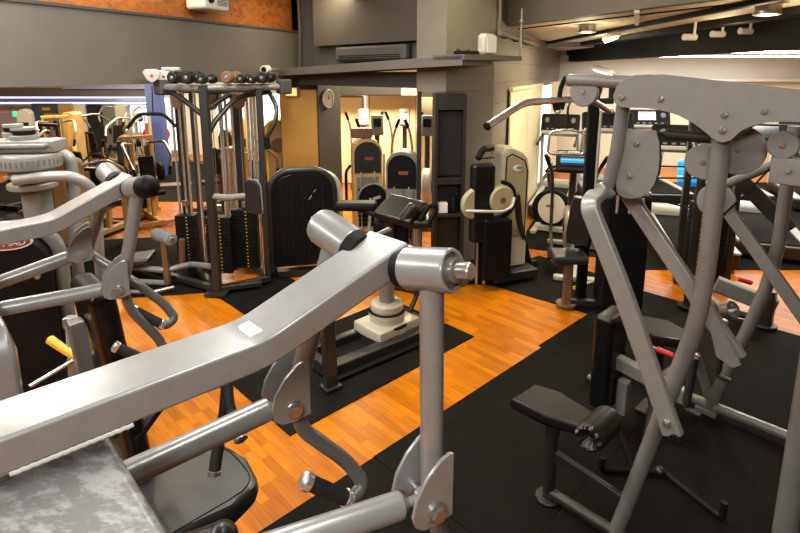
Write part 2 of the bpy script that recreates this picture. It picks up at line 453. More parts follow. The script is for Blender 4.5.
# right side wall, its window and blinds
RO = P3(.958, 5.51, 0)
mb = slab(L(RO, NW, -.0), L(RO, NW, 6.2), 0, 3.4, .2, NV); struct('wall_right', mb, 'block')
w = MB(); a = L(RO, NW, 3.2) - NV * .012; b = L(RO, NW, 4.75) - NV * .012; w.prism([a + Z * .2, b + Z * .2, b - NV * .01 + Z * .2, a - NV * .01 + Z * .2], Vector((0, 0, 1.62)))
win = struct('window_1', w, 'pane')
for s, e in ((.74, 1.98), (2.0, 3.36), (4.62, 5.4), (5.42, 6.0)):
    bb = MB(); a = L(RO, NW, s) - NV * .03; b = L(RO, NW, e) - NV * .03
    bb.prism([a + Z * .15, b + Z * .15, b - NV * .018 + Z * .15, a - NV * .018 + Z * .15], Vector((0, 0, 1.69)))
    bb.bar(a - NV * .009 + Z * .15, b - NV * .009 + Z * .15, .03, .025, NV)
    bb.bar(a - NV * .009 + Z * 1.85, b - NV * .009 + Z * 1.85, .05, .04, NV)
    o = single('roller_blind', bb, 'blind', {.74: 'cream roller blind on side wall nearest the grey column', 2.0: 'cream roller blind just left of the bright window strip', 4.62: 'cream roller blind just right of the bright window strip', 5.42: 'narrow cream roller blind at far corner of the side wall'}[s], 'blind', 'roller blinds on the side wall', a)
# far walls
mb = slab((-1.3, 11.4), (12, 11.4), 0, 3.4, .2, Y); struct('wall_back', mb, 'wall_cream')
mb = slab((-12, 13.3), (-1.3, 13.3), 0, 3.4, .2, Y); struct('wall_back_left', mb, 'wall_cream')
mb = slab((-1.28, 9.0), (-1.28, 13.3), 0, 3.4, .15, -X); struct('wall_side', mb, 'wall_cream')
mb = slab((-11, -4.5), (13, -4.5), 0, 3.4, .2, -Y); struct('wall_rear', mb, 'wall_grey')
mb = slab((8.6, -4.5), (8.6, 11.4), 0, 3.4, .2, X); struct('wall_right_far', mb, 'wall_cream')
mb = slab((-10.5, -4.5), (-10.5, 13.3), 0, 3.4, .2, -X); struct('wall_left_far', mb, 'wall_orange')
# ceilings
mb = MB(); mb.box((1, 4.4, 3.45), (24, 18.2, .1), bev=0); struct('ceiling', mb, 'ceiling_grey')
# low ceiling over the right hand side, dropped on a deep beam
h0 = P3(1.35, 5.6, 2.54)
mb = MB(); a = h0 + M1 * .9; b = h0 - M1 * 8.5; mb.prism([a, b, b + P3(8.5, 1.5, 0), P3(3.5, 11.4, 2.54), P3(3.0, 9.9, 2.54)], Vector((0, 0, .9))); struct('ceiling_low', mb, 'wall_grey')
mb = MB(); a = h0 + M1 * .85 + P3(.06, .03, -.004); b = h0 - M1 * 8.4 + P3(.06, .03, -.004); mb.prism([a, b, b + P3(1.2, .3, 0), P3(3.48, 1.0, 2.536), P3(3.48, 11.3, 2.536), P3(3.0, 9.9, 2.536)], Vector((0, 0, .003))); struct('ceiling_boards', mb, 'ceiling_tan')
mb = MB(); mb.prism([h0 + P3(.25, .15, -.012) + M1 * .6, h0 + P3(.25, .15, -.012) - M1 * 8, h0 + P3(.29, .17, -.012) - M1 * 8, h0 + P3(.29, .17, -.012) + M1 * .6], Vector((0, 0, .02))); struct('trim_7', mb, 'ceiling_dark')
mb = MB(); mb.box((3.62, 6.2, 2.40), (.26, 11, .29), bev=.01); struct('trim_8', mb, 'ceiling_dark')
mb = MB(); mb.box((2.45, 6.0, 2.525), (.08, 9, .05), bev=.005); struct('trim_9', mb, 'ceiling_dark')
mb = MB(); mb.box((3.05, 6.0, 2.51), (.16, 9, .07), bev=.005); struct('trim_10', mb, 'ceiling_dark')
mb = MB(); mb.box((6.2, 6.4, 2.46), (4.9, 10, .14), bev=.01); struct('ceiling_far', mb, 'ceiling_white')
mb = MB(); mb.box((6.2, 8.4, 2.35), (4.6, .12, .09), bev=.01); mb.box((6.2, 6.6, 2.36), (4.6, .1, .07), bev=.01); struct('trim_11', mb, 'ceiling_white')
mb = MB(); mb.box((6.4, 11.33, 2.14), (7.2, .14, .5), bev=.01); struct('trim_12', mb, 'ceiling_white')
mb = MB(); mb.box((6.4, 11.2, 1.88), (7.2, .12, .06), bev=.01); struct('trim_13', mb, 'white')
mb = MB(); mb.box((-5.6, 10.4, 2.55), (8.6, 5.8, .1), bev=.0); struct('ceiling_left', mb, 'ceiling_grey')
mb = MB(); mb.box((1.1, 10.2, 2.5), (4.2, 2.4, .1), bev=.0); struct('ceiling_back', mb, 'ceiling_grey')

# ------------------------------------------------------------------ rubber mats
def ab(a, b, z=0): return U1 * a + U2 * b + Z * z
def mat_tile(pts, label):
    mb = MB(); mb.prism([Vector(p) + Z * .0005 for p in pts], Vector((0, 0, .008)))
    return single('rubber_mat', mb, 'rubber', label, 'floor mat', 'black rubber floor mats', Vector(pts[0]))
def rect(a0, a1, b0, b1): return [ab(a0, b0), ab(a1, b0), ab(a1, b1), ab(a0, b1)]
mat_tile(rect(.2, 1.64, -.6, 1.92), 'black rubber mat along bottom edge of photo, right of bare wood')
mat_tile(rect(1.645, 3.33, 1.04, 1.925), 'black rubber mat bordering the wood under the low padded seat of pulldown machine')
mat_tile(rect(1.645, 3.33, -1.2, 1.035), 'black rubber mat under the front uprights of right pulldown machine')
mat_tile(rect(3.335, 4.95, -.3, 1.955), 'black rubber mat under the chest pad of seated row machine')
mat_tile(rect(3.335, 5.3, -2.2, -.305), 'black rubber mat at right edge of photo behind the uprights')
mat_tile([ab(4.03, 2.9), ab(4.12, 1.96), ab(5.05, 1.96), ab(5.05, 2.9)], 'black rubber mat under the small brown seat station beside tall black stack')
mat_tile([ab(3.87, 3.10), ab(4.03, 2.905), ab(5.1, 2.905), ab(5.1, 3.05), ab(4.35, 3.10)], 'black rubber mat under the cream shroud machine beside centre column')
mat_tile(rect(1.41, 3.09, 2.386, 3.35), 'black rubber mat with sharp corner under the turntable machine')
mat_tile(rect(1.972, 2.7, 3.45, 4.62), 'black rubber mat right of cable tower post, beside small wood patch')
q = P3(-1.79, 4.715, 0); d1 = P3(.985, .173, 0); d2 = P3(-.173, .985, 0)
mat_tile([q, q - d1 * 1.6, q - d1 * 1.6 + d2 * 1.9, q + d2 * 1.9], 'black rubber mat under cable tower and its low bench')
mat_tile([P3(-7.5, 8.3, 0), P3(-1.6, 8.3, 0), P3(-1.6, 12.2, 0), P3(-7.5, 12.2, 0)], 'large dark rubber floor area under the furthest machines on the left')
mat_tile([P3(-5.6, 5.4, 0), P3(-3.85, 5.4, 0), P3(-3.62, 6.85, 0), P3(-3.6, 7.3, 0), P3(-5.6, 7.3, 0)], 'black rubber mat in back area behind the low bench')

mat_tile([P3(1.50, 6.0, 0), P3(2.38, 5.62, 0), P3(2.38, 8.1, 0), P3(2.25, 8.1, 0), P3(1.56, 6.45, 0)], 'dark rubber mat under exercise bike by the blinds')
mat_tile([P3(2.4, 5.3, 0), P3(8.0, 5.3, 0), P3(8.0, 9.8, 0), P3(3.0, 9.8, 0), P3(2.4, 8.2, 0)], 'long dark rubber mat under the row of treadmills at right')
mat_tile([P3(-7.5, 7.32, 0), P3(-4.4, 7.32, 0), P3(-4.4, 8.28, 0), P3(-7.5, 8.28, 0)], 'dark rubber mat behind the pale drum machine at far left')
mat_tile([P3(-3.0, 7.05, 0), P3(-1.75, 6.9, 0), P3(-1.75, 8.28, 0), P3(-2.9, 8.28, 0)], 'dark rubber mat seen between posts of cable tower')
# ------------------------------------------------------------------ things on walls and ceiling
t = thing('wall_clock', 'round white-rimmed wall clock on dark column', 'clock', (-0.9924, 7.14, 1.7013))
n = -N2; s = N1
n = Vector((N1.y, -N1.x, 0))
C0 = Vector((-1.0008, 7.2, 1.6983)); C0 = c0 + N1 * ((C0 - c0).dot(N1)) + Z * C0.z + n * .003
t.location = C0; WM[t.name] = Matrix.Translation(C0)
mb = MB(); mb.lathe([(0, 0), (.118, 0), (.128, .012), (.124, .034), (.112, .036), (.106, .022), (0, .022)], C0, n, 36); wp('rim', mb, 'white', t, 'white plastic rim')
mb = MB(); mb.cyl(C0 + n * .021, C0 + n * .025, .107, seg=36, bev=0); dial = wp('dial', mb, 'pale', t, 'pale grey dial')
mb = MB()
for k in range(12):
    a = k * PI / 6; d = s * math.sin(a) + Z * math.cos(a)
    mb.bar(C0 + n * .026 + d * .083, C0 + n * .026 + d * .098, .005, .002, n.cross(d))
wp('hour_marks', mb, 'black', dial)
for nm, a, ln, w in (('hour_hand', .35, .05, .007), ('minute_hand', 5.9, .075, .005)):
    d = s * math.sin(a) + Z * math.cos(a); mb = MB(); mb.bar(C0 + n * .03 - d * .012, C0 + n * .03 + d * ln, w, .003, n.cross(d)); wp(nm, mb, 'black', t)
mb = MB(); mb.cyl(C0 + n * .024, C0 + n * .036, .011); wp('hub', mb, 'brown', t)

# wooden-looking box lamp on the ochre face of the column
B0 = c0 + N2 * .36 - N1 * .05 + Z * 1.79
t = thing('wall_lamp', 'small glowing amber box lamp on ochre face of column', 'lamp', B0)
mb = MB(); mb.box(B0, (.19, .07, .12), (N2, N1, Z), .006); wp('housing', mb, 'tan', t)
mb = MB(); mb.box(B0 - N1 * .037, (.17, .012, .1), (N2, N1, Z), .004); wp('diffuser', mb, 'amber', t, 'glowing amber diffuser')

# projector hung on the OSB board
PB = Vector((-2.1186, 5.7553, 2.7412)); PB = PB - Vector((-N1.y, N1.x, 0)) * .0
n = Vector((N1.y, -N1.x, 0)); PC = PB + n * .16
t = thing('projector', 'white projector mounted on orange chipboard at top of photo', 'projector', PC)
mb = MB(); mb.box(PC + Z * .0, (.36, .26, .15), (N1, n, Z), .035, 4); wp('body', mb, 'white', t)
mb = MB(); mb.cyl(PC + n * .12 - N1 * .09 + Z * .02, PC + n * .15 - N1 * .09 + Z * .02, .035); lz = wp('lens_ring', mb, 'black', t)
mb = MB(); mb.cyl(PC + n * .13 - N1 * .09 + Z * .02, PC + n * .153 - N1 * .09 + Z * .02, .026); wp('lens', mb, 'screen_dark', lz)
mb = MB()
for k in range(5): mb.box(PC + n * .131 + N1 * .07 + Z * (.03 - .014 * k), (.14, .006, .006), (N1, n, Z), .001)
wp('vent', mb, 'black', t)
mb = MB(); mb.tube([PC + Z * .07, PC + Z * .3, PC + Z * .3 - n * .135], .02, .03); wp('bracket', mb, 'steel', t)

# pipe and cable on the dark wall
mb = MB(); a = Vector((-1.289, 6.95, 2.0981)); b = Vector((-1.272, 6.95, 2.9087)); mb.tube([a, (a + b) / 2 + X * .012, b, P3(b.x, b.y, 3.38)], .02, .05); single('wall_pipe', mb, 'wall_dark', 'thin dark vertical pipe where the chipboard ends', 'pipe', None, a)
# air conditioner in the slot
A0 = kl + U2 * .75 + U1 * .06 + Z * 2.245
t = thing('air_conditioner', 'dark slotted air conditioner in recess below the bulkhead', 'air conditioner', A0)
mb = MB(); mb.box(A0, (1.15, .1, .16), (U2, U1, Z), .03, 3); wp('casing', mb, 'wall_dark', t)
mb = MB()
for k in range(3): mb.box(A0 - U1 * .05 - Z * (.02 + .02 * k), (1.0, .012, .008), (U2, U1, Z), .002)
wp('louvre', mb, 'black', t)
# security camera-like lamp on the shelf end
a = Vector((-1.5718, 6.45, 2.083))
t = thing('spotlight', 'small round pale spotlight at left end of shelf', 'spotlight', a)
mb = MB(); mb.cyl(a, a + P3(-.02, -.12, -.01), .045, .05); wp('housing', mb, 'white', t)
mb = MB(); mb.cyl(a + P3(-.02, -.118, -.01), a + P3(-.0205, -.123, -.0102), .034); wp('lens', mb, 'black', t)
mb = MB(); mb.tube([a, a + P3(.1, .1, .0), a + P3(.14, .14, -.03)], .012); wp('arm', mb, 'steel', t)
# router and tray on the shelf
a = s0 + U1 * .52 + U2 * .14 + Z * .047
t = thing('speaker', 'rounded white box standing on shelf by grey column', 'box', a)
mb = MB(); mb.box(a + Z * .1, (.19, .11, .2), (U1, U2, Z), .04, 4); wp('body', mb, 'pale', t)
mb = MB(); mb.box(a + Z * .1 - U2 * .056, (.14, .006, .15), (U1, U2, Z), .02, 3); wp('grille', mb, 'white', t)
a = s0 + U1 * .25 + U2 * .16 + Z * .047
t = thing('router', 'flat black box lying on shelf left of the white box', 'router', a)
mb = MB(); mb.box(a + Z * .02, (.2, .14, .035), (U1, U2, Z), .008); wp('body', mb, 'black', t)
for k in (-1, 1):
    mb = MB(); mb.tube([a + U1 * .07 * k + Z * .03, a + U1 * .08 * k + Z * .05 + U2 * .05], .006, 0, 8); wp('antenna', mb, 'black', t)
# conduit on the side wall
mb = MB(); p = [L(RO, NW, -.02) - NV * .05 + Z * 2.43, L(RO, NW, .12) - NV * .05 + Z * 2.43, L(RO, NW, 2.6) - NV * .05 + Z * 2.43]
mb.tube(p, .025, .05)
for s_ in (.3, 1.0, 1.8): q = L(RO, NW, s_) - NV * .035 + Z * 2.43; mb.box(q, (.04, .07, .075), (NW, NV, Z), .006)
mb.tube([L(RO, NW, .05) - NV * .03 + Z * 2.40, L(RO, NW, .05) - NV * .03 + Z * 3.38], .016)
single('conduit', mb, 'block', 'grey conduit pipe running along the grey block wall under beam', 'pipe', None, p[0])
mb = MB(); q = s0 + U1 * .86 + Z * .04; mb.tube([q, q + Z * .45], .009); mb.ball(q + Z * .33, .02); single('hanger_rod', mb, 'silver_dark', 'thin vertical rod holding up right end of shelf', 'rod', None, q)

# downlights under the low ceiling
def downlight(p, label):
    t = thing('ceiling_downlight', label, 'lamp', p, 0, 'round downlights on low ceiling')
    mb = MB(); mb.lathe([(0, 0), (.085, 0), (.085, -.055), (.092, -.06), (.092, -.085), (.075, -.09), (.07, -.06), (0, -.06)], P3(0, 0, 0), Z, 28); part('housing', mb, 'steel', t)
    mb = MB(); mb.cyl((0, 0, -.062), (0, 0, -.066), .069); part('lens', mb, 'lens', t, 'frosted lens')
downlight(P3(*(1.9573, 5.75, 2.4898)[:2], 2.54), 'round steel downlight on low ceiling, left of the black beams')
downlight(P3(*(2.6589, 4, 2.5096)[:2], 2.54), 'round steel downlight on low ceiling, near top right corner of photo')
# pipes and tubes by the black beams
mb = MB(); a = Vector((1.8652, 4.35, 2.5158)); a.z = 2.515; b = a + P3(.48, 1.1, 0); mb.bar(a, b, .04, .03); single('cable_tray', mb, 'pale', 'pale thin batten crossing the low ceiling beside a downlight', 'batten', None, a)
def tube_lamp(a, b, label, on):
    a = Vector(a); b = Vector(b)
    t = thing('ceiling_tube_lamp', label, 'lamp', a, 0, 'tube lamps on the ceiling')
    d = (b - a).normalized()
    mb = MB(); mb.bar(a, b, .09, .05); wp('housing', mb, 'white', t)
    mb = MB(); mb.cyl(a - Z * .04 + d * .03, b - Z * .04 - d * .03, .018, seg=14); wp('tube', mb, 'led_white' if on else 'pale', t, 'glowing tube' if on else None)
tube_lamp((2.62, 6.6, 2.5), (2.85, 7.6, 2.5), 'short lit tube lamp left of the black beam, against the block wall', True)
tube_lamp((3.0779, 8.6, 2.1251), (3.0561, 7.8, 2.0475), 'bright tube lamp beneath ceiling right above grey boom end', True)
tube_lamp((4.4, 5.6, 2.36), (5.8, 5.6, 2.36), 'tube lamp on the white ceiling at far right, nearest', True)
tube_lamp((4.2, 7.6, 2.36), (6.6, 7.6, 2.36), 'long tube lamp on the white ceiling, middle of the row', True)
tube_lamp((4.2, 9.7, 2.36), (8.0, 9.7, 2.36), 'long tube lamp on the white ceiling, furthest', True)
for k, (px, py) in enumerate(((684, 37), (712, 34), (740, 31))):
    a = Vector(at(px, py, 5.4)); mb = MB(); mb.tube([a, a + P3(.13, .03, .0)], .032, 0); mb.bar(a + P3(.1, 0, 0), P3(a.x + .1, a.y, 2.534), .02, .02)
    single('track_spot', mb, 'white', ('pale spot fitting under black ceiling strip, leftmost of three', 'pale spot fitting under black ceiling strip, middle of three', 'pale spot fitting under black ceiling strip, rightmost of three')[k], 'lamp', 'spot fittings under black ceiling strip', a)

# dark open cabinet built against the centre column
t0 = k0 + U2 * .10 - U1 * .02
cab = thing('storage_cabinet', 'tall dark open cabinet against the corner of grey column', 'cabinet', (.45, 4.9, 0))
W_, D_, Hh = .50, .20, 1.86
o = P3(.325, 4.90, 0); cxa = P3(.995, .10, 0); cya = P3(-.10, .995, 0); D_ = .17
def cb(c, s_): return o + cxa * c[0] + cya * c[1] + Z * c[2], s_
for nm, c, s_ in (('side_panel', (0, 0, Hh / 2), (.03, D_, Hh)), ('side_panel', (.26, 0, Hh / 2), (.03, D_, Hh)), ('back_panel', (.13, .075, Hh / 2), (.23, .02, Hh)), ('top_panel', (.13, 0, Hh - .075), (.23, D_, .15)),
                  ('shelf', (.13, 0, 1.05), (.23, D_, .06)), ('shelf', (.13, 0, .72), (.23, D_, .03)), ('plinth', (.13, 0, .06), (.23, D_, .12))):
    p, s_ = cb(c, s_); mb = MB(); mb.box(p, s_, (cxa, cya, Z), .004); wp(nm, mb, 'cabinet', cab)
p, s_ = cb((.13, -.02, 1.395), (.225, .02, .60)); mb = MB(); mb.box(p, s_, (cxa, cya, Z), .004); wp('door', mb, 'charcoal', cab, 'slightly lighter panel door')
for k, (c, m_, lb) in enumerate((((.075, -.02, .86), 'white', 'small white box on lower shelf of dark cabinet'), ((.185, -.02, .81), 'black', 'black bottle-shaped tub on lower shelf of dark cabinet'))):
    p, _ = cb(c, None); mb = MB()
    if k == 0: mb.box(p + Z * -.07, (.09, .09, .1), (cxa, cya, Z), .008)
    else: mb.lathe([(0, -.06), (.035, -.06), (.038, -.05), (.038, .04), (.025, .07), (.025, .09), (0, .09)], p, Z)
    single('storage_box' if k == 0 else 'tub', mb, m_, lb, 'box' if k == 0 else 'tub', None, p - Z * .06)

# cream partition screens behind the centre
def partition(a, b, z1, m_, label, zb=.02):
    a = Vector((a[0], a[1], 0)); b = Vector((b[0], b[1], 0)); d = (b - a).normalized(); n_ = Vector((-d.y, d.x, 0))
    t = thing('partition_screen', label, 'screen', (a + b) / 2, 0, 'partition screens behind the exercise machines')
    mb = MB(); mb.prism([a + Z * zb, b + Z * zb, b + n_ * .03 + Z * zb, a + n_ * .03 + Z * zb], Vector((0, 0, z1 - zb))); wp('panel', mb, m_, t)
    mb = MB(); mb.bar(a + Z * (z1 + .01) + n_ * .015, b + Z * (z1 + .01) + n_ * .015, .05, .03); wp('top_rail', mb, 'brown', t)
    for q in (a, b): mb = MB(); mb.bar(q + n_ * .015, q + n_ * .015 + Z * z1, .035, .035, d); wp('post', mb, 'tan', t)
partition((-1.1408, 9.7, 1.5493)[:2], (-0.67, 9.7, 1.5493)[:2], 1.60, 'blind', 'cream partition screen just right of clock column')
partition((-0.5555, 9.6, 1.5545)[:2], (0.2867, 9.6, 1.5545)[:2], 1.64, 'blind', 'wide cream partition screen between clock column and centre column')
partition((0.4038, 10.3, 1.5183)[:2], (0.7691, 10.3, 1.5183)[:2], 1.58, 'wall_cream', 'cream partition screen seen in narrow gap left of dark cabinet')
mb = MB(); a = Vector((-0.6916, 9.75, 1.5467)); a.z = 0; mb.box(a + Z * .83, (.14, .02, 1.6), bev=.003); single('window_2', mb, 'pane_dim', 'narrow bright window strip between the two cream screens', 'window', None, a)
mb = MB(); a = Vector((0.3242, 9.65, 1.5519)); a.z = 0; mb.box(a + Z * .83, (.06, .02, 1.6), bev=.003); single('window_3', mb, 'pane_dim', 'thin bright window strip left of dark slim post', 'window', None, a)
mb = MB(); a = Vector((0.1958, 5.42, 1.2596)); a.z = 0; mb.box(a + Z * .94, (.045, .045, 1.88), bev=.004); single('post', mb, 'cabinet', 'slim dark post left of centre column', 'post', None, a)
mb = MB(); mb.box((-.30, 9.3, 1.78), (1.9, .2, .26), bev=.02); single('ceiling_duct', mb, 'cabinet', 'dark duct above cream partition screens', 'duct', None, (-.35, 9.3, 1.65))
mb = MB(); a = Vector((0.1656, 8.9, 1.7383)); mb.box(a, (.3, .2, .16), bev=.02); single('vent_box', mb, 'plate_grey', 'pale grey box under dark duct at upper right of screens', 'vent', None, a)

# far end of the left back area: panels, lights, blue column
def wallpanel(name, x0, x1, y0, y1, Yd, m_, label, cat, th=.04, grp=None):
    a = Vector(at(x0, y1, Yd)); b = Vector(at(x1, y0, Yd))
    if name in ('door_panel', 'dark_curtain'): a.z = .002
    c = (a + b) / 2
    mb = MB(); mb.box(c, (abs(b.x - a.x), th, abs(b.z - a.z)), bev=.006)
    return single(name, mb, m_, label, cat, grp, (c.x, c.y, min(a.z, b.z)))
wallpanel('wall_mounted_fascia', -20, 152, 88, 96, 13.2, 'ceiling_grey', 'brownish horizontal fascia above blue light strip', 'fascia')
wallpanel('lilac_wall_panel', 62, 150, 84.5, 89, 13.1, 'lilac', 'lilac bright panel just under dark soffit', 'panel')  # bright lilac panel under the soffit, carries no sign
for k, (py, lb) in enumerate(((97.5, 'upper blue-white light strip across the far wall'), (103, 'lower blue-white light strip across the far wall'))):
    a = Vector(at(-20, py, 12.85)); b = Vector(at(152, py, 12.85))
    t = thing('wall_mounted_light_strip', lb, 'light strip', a, 0, 'blue light strips on far wall')
    mb = MB(); mb.bar(a + Y * .03, b + Y * .03, .04, .07); wp('channel', mb, 'blue', t)
    mb = MB(); mb.bar(a, b, .03, .028 if k else .018); wp('diffuser', mb, 'led_blue', t, 'glowing diffuser')
wallpanel('sign_board', 35, 62, 103, 130, 12.6, 'board_blue', 'dark blue board with yellow marks on far wall', 'board')
mb = MB()
for x0, x1, py in ((44, 58, 115), (42, 50, 109), (47, 60, 121)):
    a = Vector(at(x0, py, 12.55)); b = Vector(at(x1, py, 12.55)); mb.bar(a, b, .02, .07)
for o in [x for x in bpy.data.objects if x.name == 'sign_board']: part('yellow_lettering', mb, 'yellow', o, True)
wallpanel('door_panel', 64, 72, 103, 150, 12.4, 'tan', 'narrow tan upright panel right of blue board', 'panel', .08)
wallpanel('door_panel', 72, 84, 104, 150, 12.5, 'wall_cream', 'wider beige upright panel right of narrow tan panel', 'panel', .08)
wallpanel('door_panel', 107, 120, 104, 150, 12.5, 'column', 'grey upright panel left of bright far window', 'panel', .08)
wallpanel('dark_curtain', 92, 106, 104, 150, 12.7, 'cabinet', 'dark upright curtain panel on far wall', 'curtain', .08)
wallpanel('window_4', 120, 130, 106, 128, 13.1, 'pane', 'bright far window left of blue column, narrower', 'window', .05, 'windows at the far left wall')
wallpanel('window_5', 134, 149, 106, 132, 13.1, 'pane_dim', 'milky far window next to blue column', 'window', .05, 'windows at the far left wall')
wallpanel('window_6', 262, 288, 94, 128, 10.5, 'pane', 'bright white window between cable tower and ochre column', 'window', .05, 'windows at the far left wall')
wallpanel('wall_panel', 2, 16, 112, 132, 12.9, 'lilac', 'pale lilac panel at far left edge', 'panel', .05)
wallpanel('window_8', 219, 243, 96, 140, 12.9, 'pane_dim', 'milky far window seen through right rods of cable tower', 'window', .05, 'windows at the far left wall')
wallpanel('window_9', 168, 180, 98, 150, 12.9, 'pane_dim', 'narrow milky far window just right of blue column', 'window', .05, 'windows at the far left wall')
a = Vector((-4.7974, 10.5, 1.1166)); mb = MB(); mb.box((a.x, a.y, 1.25), (.26, .26, 2.5), bev=.01); struct('column_3', mb, 'blue')
mb = MB(); a = Vector((-8.5733, 11.9, 1.1259)); mb.box(a, (.14, .05, .12), bev=.02); single('green_sign', mb, 'green_led', 'small glowing green lamp at far left', 'lamp', None, a)
# ------------------------------------------------------------------ lever press machine, foreground
OFF2 = P3(-.905, .875, -.055)
def edge_beam(pts, side, w, h, c):
    """flat rectangular arm given by its near top edge"""
    ctr = []
    for i, p in enumerate(pts):
        d = (pts[min(i + 1, len(pts) - 1)] - pts[max(i - 1, 0)]).normalized()
        u = side.cross(d); u = u if u.z > 0 else -u
        ctr.append(p + side * w / 2 - u.normalized() * h / 2)
    return MB().beam(ctr, w, h, side, .035, c, 6, True)
def dshape(L_, W_, n=10):
    o = [(-L_ / 2, -W_ / 2)]
    for k in range(n + 1):
        a = -PI / 2 + PI * k / n; ca, sa = math.cos(a), math.sin(a)
        o.append((L_ / 2 - .15 + .15 * abs(ca) ** .7, W_ / 2 * abs(sa) ** .55 * (1 if sa >= 0 else -1)))
    o.append((-L_ / 2, W_ / 2)); return o
def lever_press(label, T, bn, bf, near_rod, far_rod, near_handle, near_grip, far_handle, far_grip, capped):
    """movement arm on an upright, two pivots with hanging levers, a seat with back pad; T moves the whole machine"""
    A = thing('lever_press_machine', label, 'gym machine', P3(-.30 + T.x, 1.05 + T.y, 0), 0, 'silver lever press machines on the left')
    Tz = P3(T.x, T.y, 0)
    nt0 = Vector((-0.4849, 0.57, 1.6121)) + T; nt1 = Vector((-0.2081, 0.76, 1.6397)) + T; nt2 = Vector((0.0118, 0.86, 1.7657)) + T
    ntm = nt0 + (nt0 - nt1).normalized() * .16
    arm = wp('lever_arm', edge_beam([ntm, nt0, nt1, nt2], U2, .10, .05, .006), 'silver', A, 'wide flat silver lever arm')
    d = (nt2 - nt1).normalized(); u = U2.cross(d); u = (u if u.z > 0 else -u).normalized()
    if not capped:
        d2 = (nt1 - nt0).normalized(); u_ = U2.cross(d2); u_ = (u_ if u_.z > 0 else -u_).normalized()
        d3 = (d + d2).normalized(); u3 = U2.cross(d3); u3 = (u3 if u3.z > 0 else -u3).normalized(); mb = MB(); mb.box(nt1 + d2 * .004 + U2 * .048 + u3 * .0042, (.036, .045, .0012), (d3, u3.cross(d3), u3), .0004); wp('sticker', mb, 'white', arm, 'worn whitish sticker')
    d0 = (nt1 - nt0).normalized(); u0 = U2.cross(d0); u0 = (u0 if u0.z > 0 else -u0).normalized()
    a = nt0 - u0 * .0505; b = nt1 + (nt0 - nt1) * .585 - u0 * .0505
    mb = MB(); mb.tube([a + (b - a) * (k / 40 * 1.0) + Z * (.0006 * math.sin(k * 2.1)) - U2 * .0005 for k in range(41)], .0032, 0, 8); wp('weld_bead', mb, 'pale', arm, 'rough pale weld bead')
    # upright under the arm
    e1 = Vector((-0.411, 0.675, 1.5265)) + T; e2 = Vector((-0.3077, 0.6, 1.4497)) + T
    dm = (e2 - e1).normalized(); w = .26 if not capped else .10
    sd = (a - b).normalized(); fr = dm.cross(sd).normalized()
    if fr.z > 0: fr = -fr
    cc = e1 + sd * w / 2 + fr * .05
    lo = cc + dm * .30
    mb = MB(); mb.beam([cc - dm * .02 + fr * .012, lo, lo + P3(0, 0, -.55), P3(lo.x, lo.y, .06)], w, .10, sd, .05, .012, 6, True)
    wp('upright', mb, 'silver' if capped else 'scuffed', A, None if capped else 'scuffed silver upright')
    foot = P3(lo.x, lo.y, 0); sb = P3(-.9, 1.72, .06) + Tz
    mb = MB(); mb.bar(foot + U1 * (-.2 if capped else -.5) + Z * .06, foot + U1 * (.15 if capped else .35) + Z * .06, .09, .07); mb.bar(foot - U2 * .40 + Z * .045, foot + U2 * .22 + Z * .045, .09, .07)
    mb.bar(foot + Z * .06, sb, .08, .06); mb.bar(sb - U2 * .3, sb + U2 * .3, .08, .06)
    for k in (-1, 1):
        mb.box(foot - U2 * (.36 if k > 0 else -.16) + Z * .022, (.12, .12, .02), (U1, U2, Z), .004); mb.box(P3(sb.x, sb.y, .022) + U2 * .27 * k, (.13, .13, .02), (U1, U2, Z), .004)
    wp('base_frame', mb, 'silver', A)
    # pivots at the end of the arm
    p0 = Vector((0.0135, 0.85, 1.7249)) + T; p1 = Vector((0.0838, 0.795, 1.7418)) + T; ax = (p1 - p0).normalized(); ln = (p1 - p0).length
    mb = MB(); mb.lathe([(0, 0), (.0345, 0), (.036, .003), (.036, ln - .003), (.0345, ln), (.030, ln), (.029, ln - .012), (0, ln - .012)], p0, ax, 40)
    near_sleeve = wp('pivot_sleeve', mb, 'silver', A)
    mb = MB(); mb.cyl(p0 - ax * .020, p0 + ax * .002, .033, seg=32); wp('washer', mb, 'black', near_sleeve, 'black spacer')
    if capped:
        mb = MB(); mb.lathe([(.034, -.004), (.0375, .002), (.0375, .02), (.034, .038), (.024, .050), (.01, .056), (0, .057)], p1 - ax * .004, ax, 32); wp('end_cap', mb, 'black', near_sleeve, 'black rubber ball cap')
    else:
        mb = MB(); mb.lathe([(0, -.013), (.0285, -.013), (.0285, -.006), (.021, -.004), (.020, .010), (.0145, .012), (.0145, .030), (.0125, .034), (0, .034)], p1, ax, 28); wp('end_bolt', mb, 'steel', near_sleeve, 'bare steel axle end')
    q0 = Vector((-0.0871, 0.94, 1.7315)) + T; q1 = Vector((-0.1598, 1.01, 1.7553)) + T; bx = (q1 - q0).normalized(); ql = (q1 - q0).length
    mb = MB(); mb.lathe([(0, 0), (.0345, 0), (.036, .003), (.036, ql - .014), (.033, ql - .005), (.026, ql), (0, ql)], q0, bx, 40)
    far_sleeve = wp('pivot_sleeve', mb, 'silver', A)
    mb = MB(); mb.cyl(q0 - bx * .03, q0 + bx * .001, .0365, .0368, seg=36); wp('washer', mb, 'black', far_sleeve, 'wide black spacer ring')
    mb = MB(); mb.cyl(q0 - bx * .10, q0 - bx * .02, .02); wp('axle', mb, 'steel', far_sleeve)
    # hanging levers with cheek plates, link rods and handles
    out = [(.036, .098), (.028, .101), (.010, .094), (-.016, .072), (-.038, .038), (-.046, .006), (-.041, -.014), (-.026, -.026), (.0, -.029), (.036, -.022)]
    EX = P3(.86, .51, 0).normalized(); NX = P3(-.51, .86, 0).normalized()
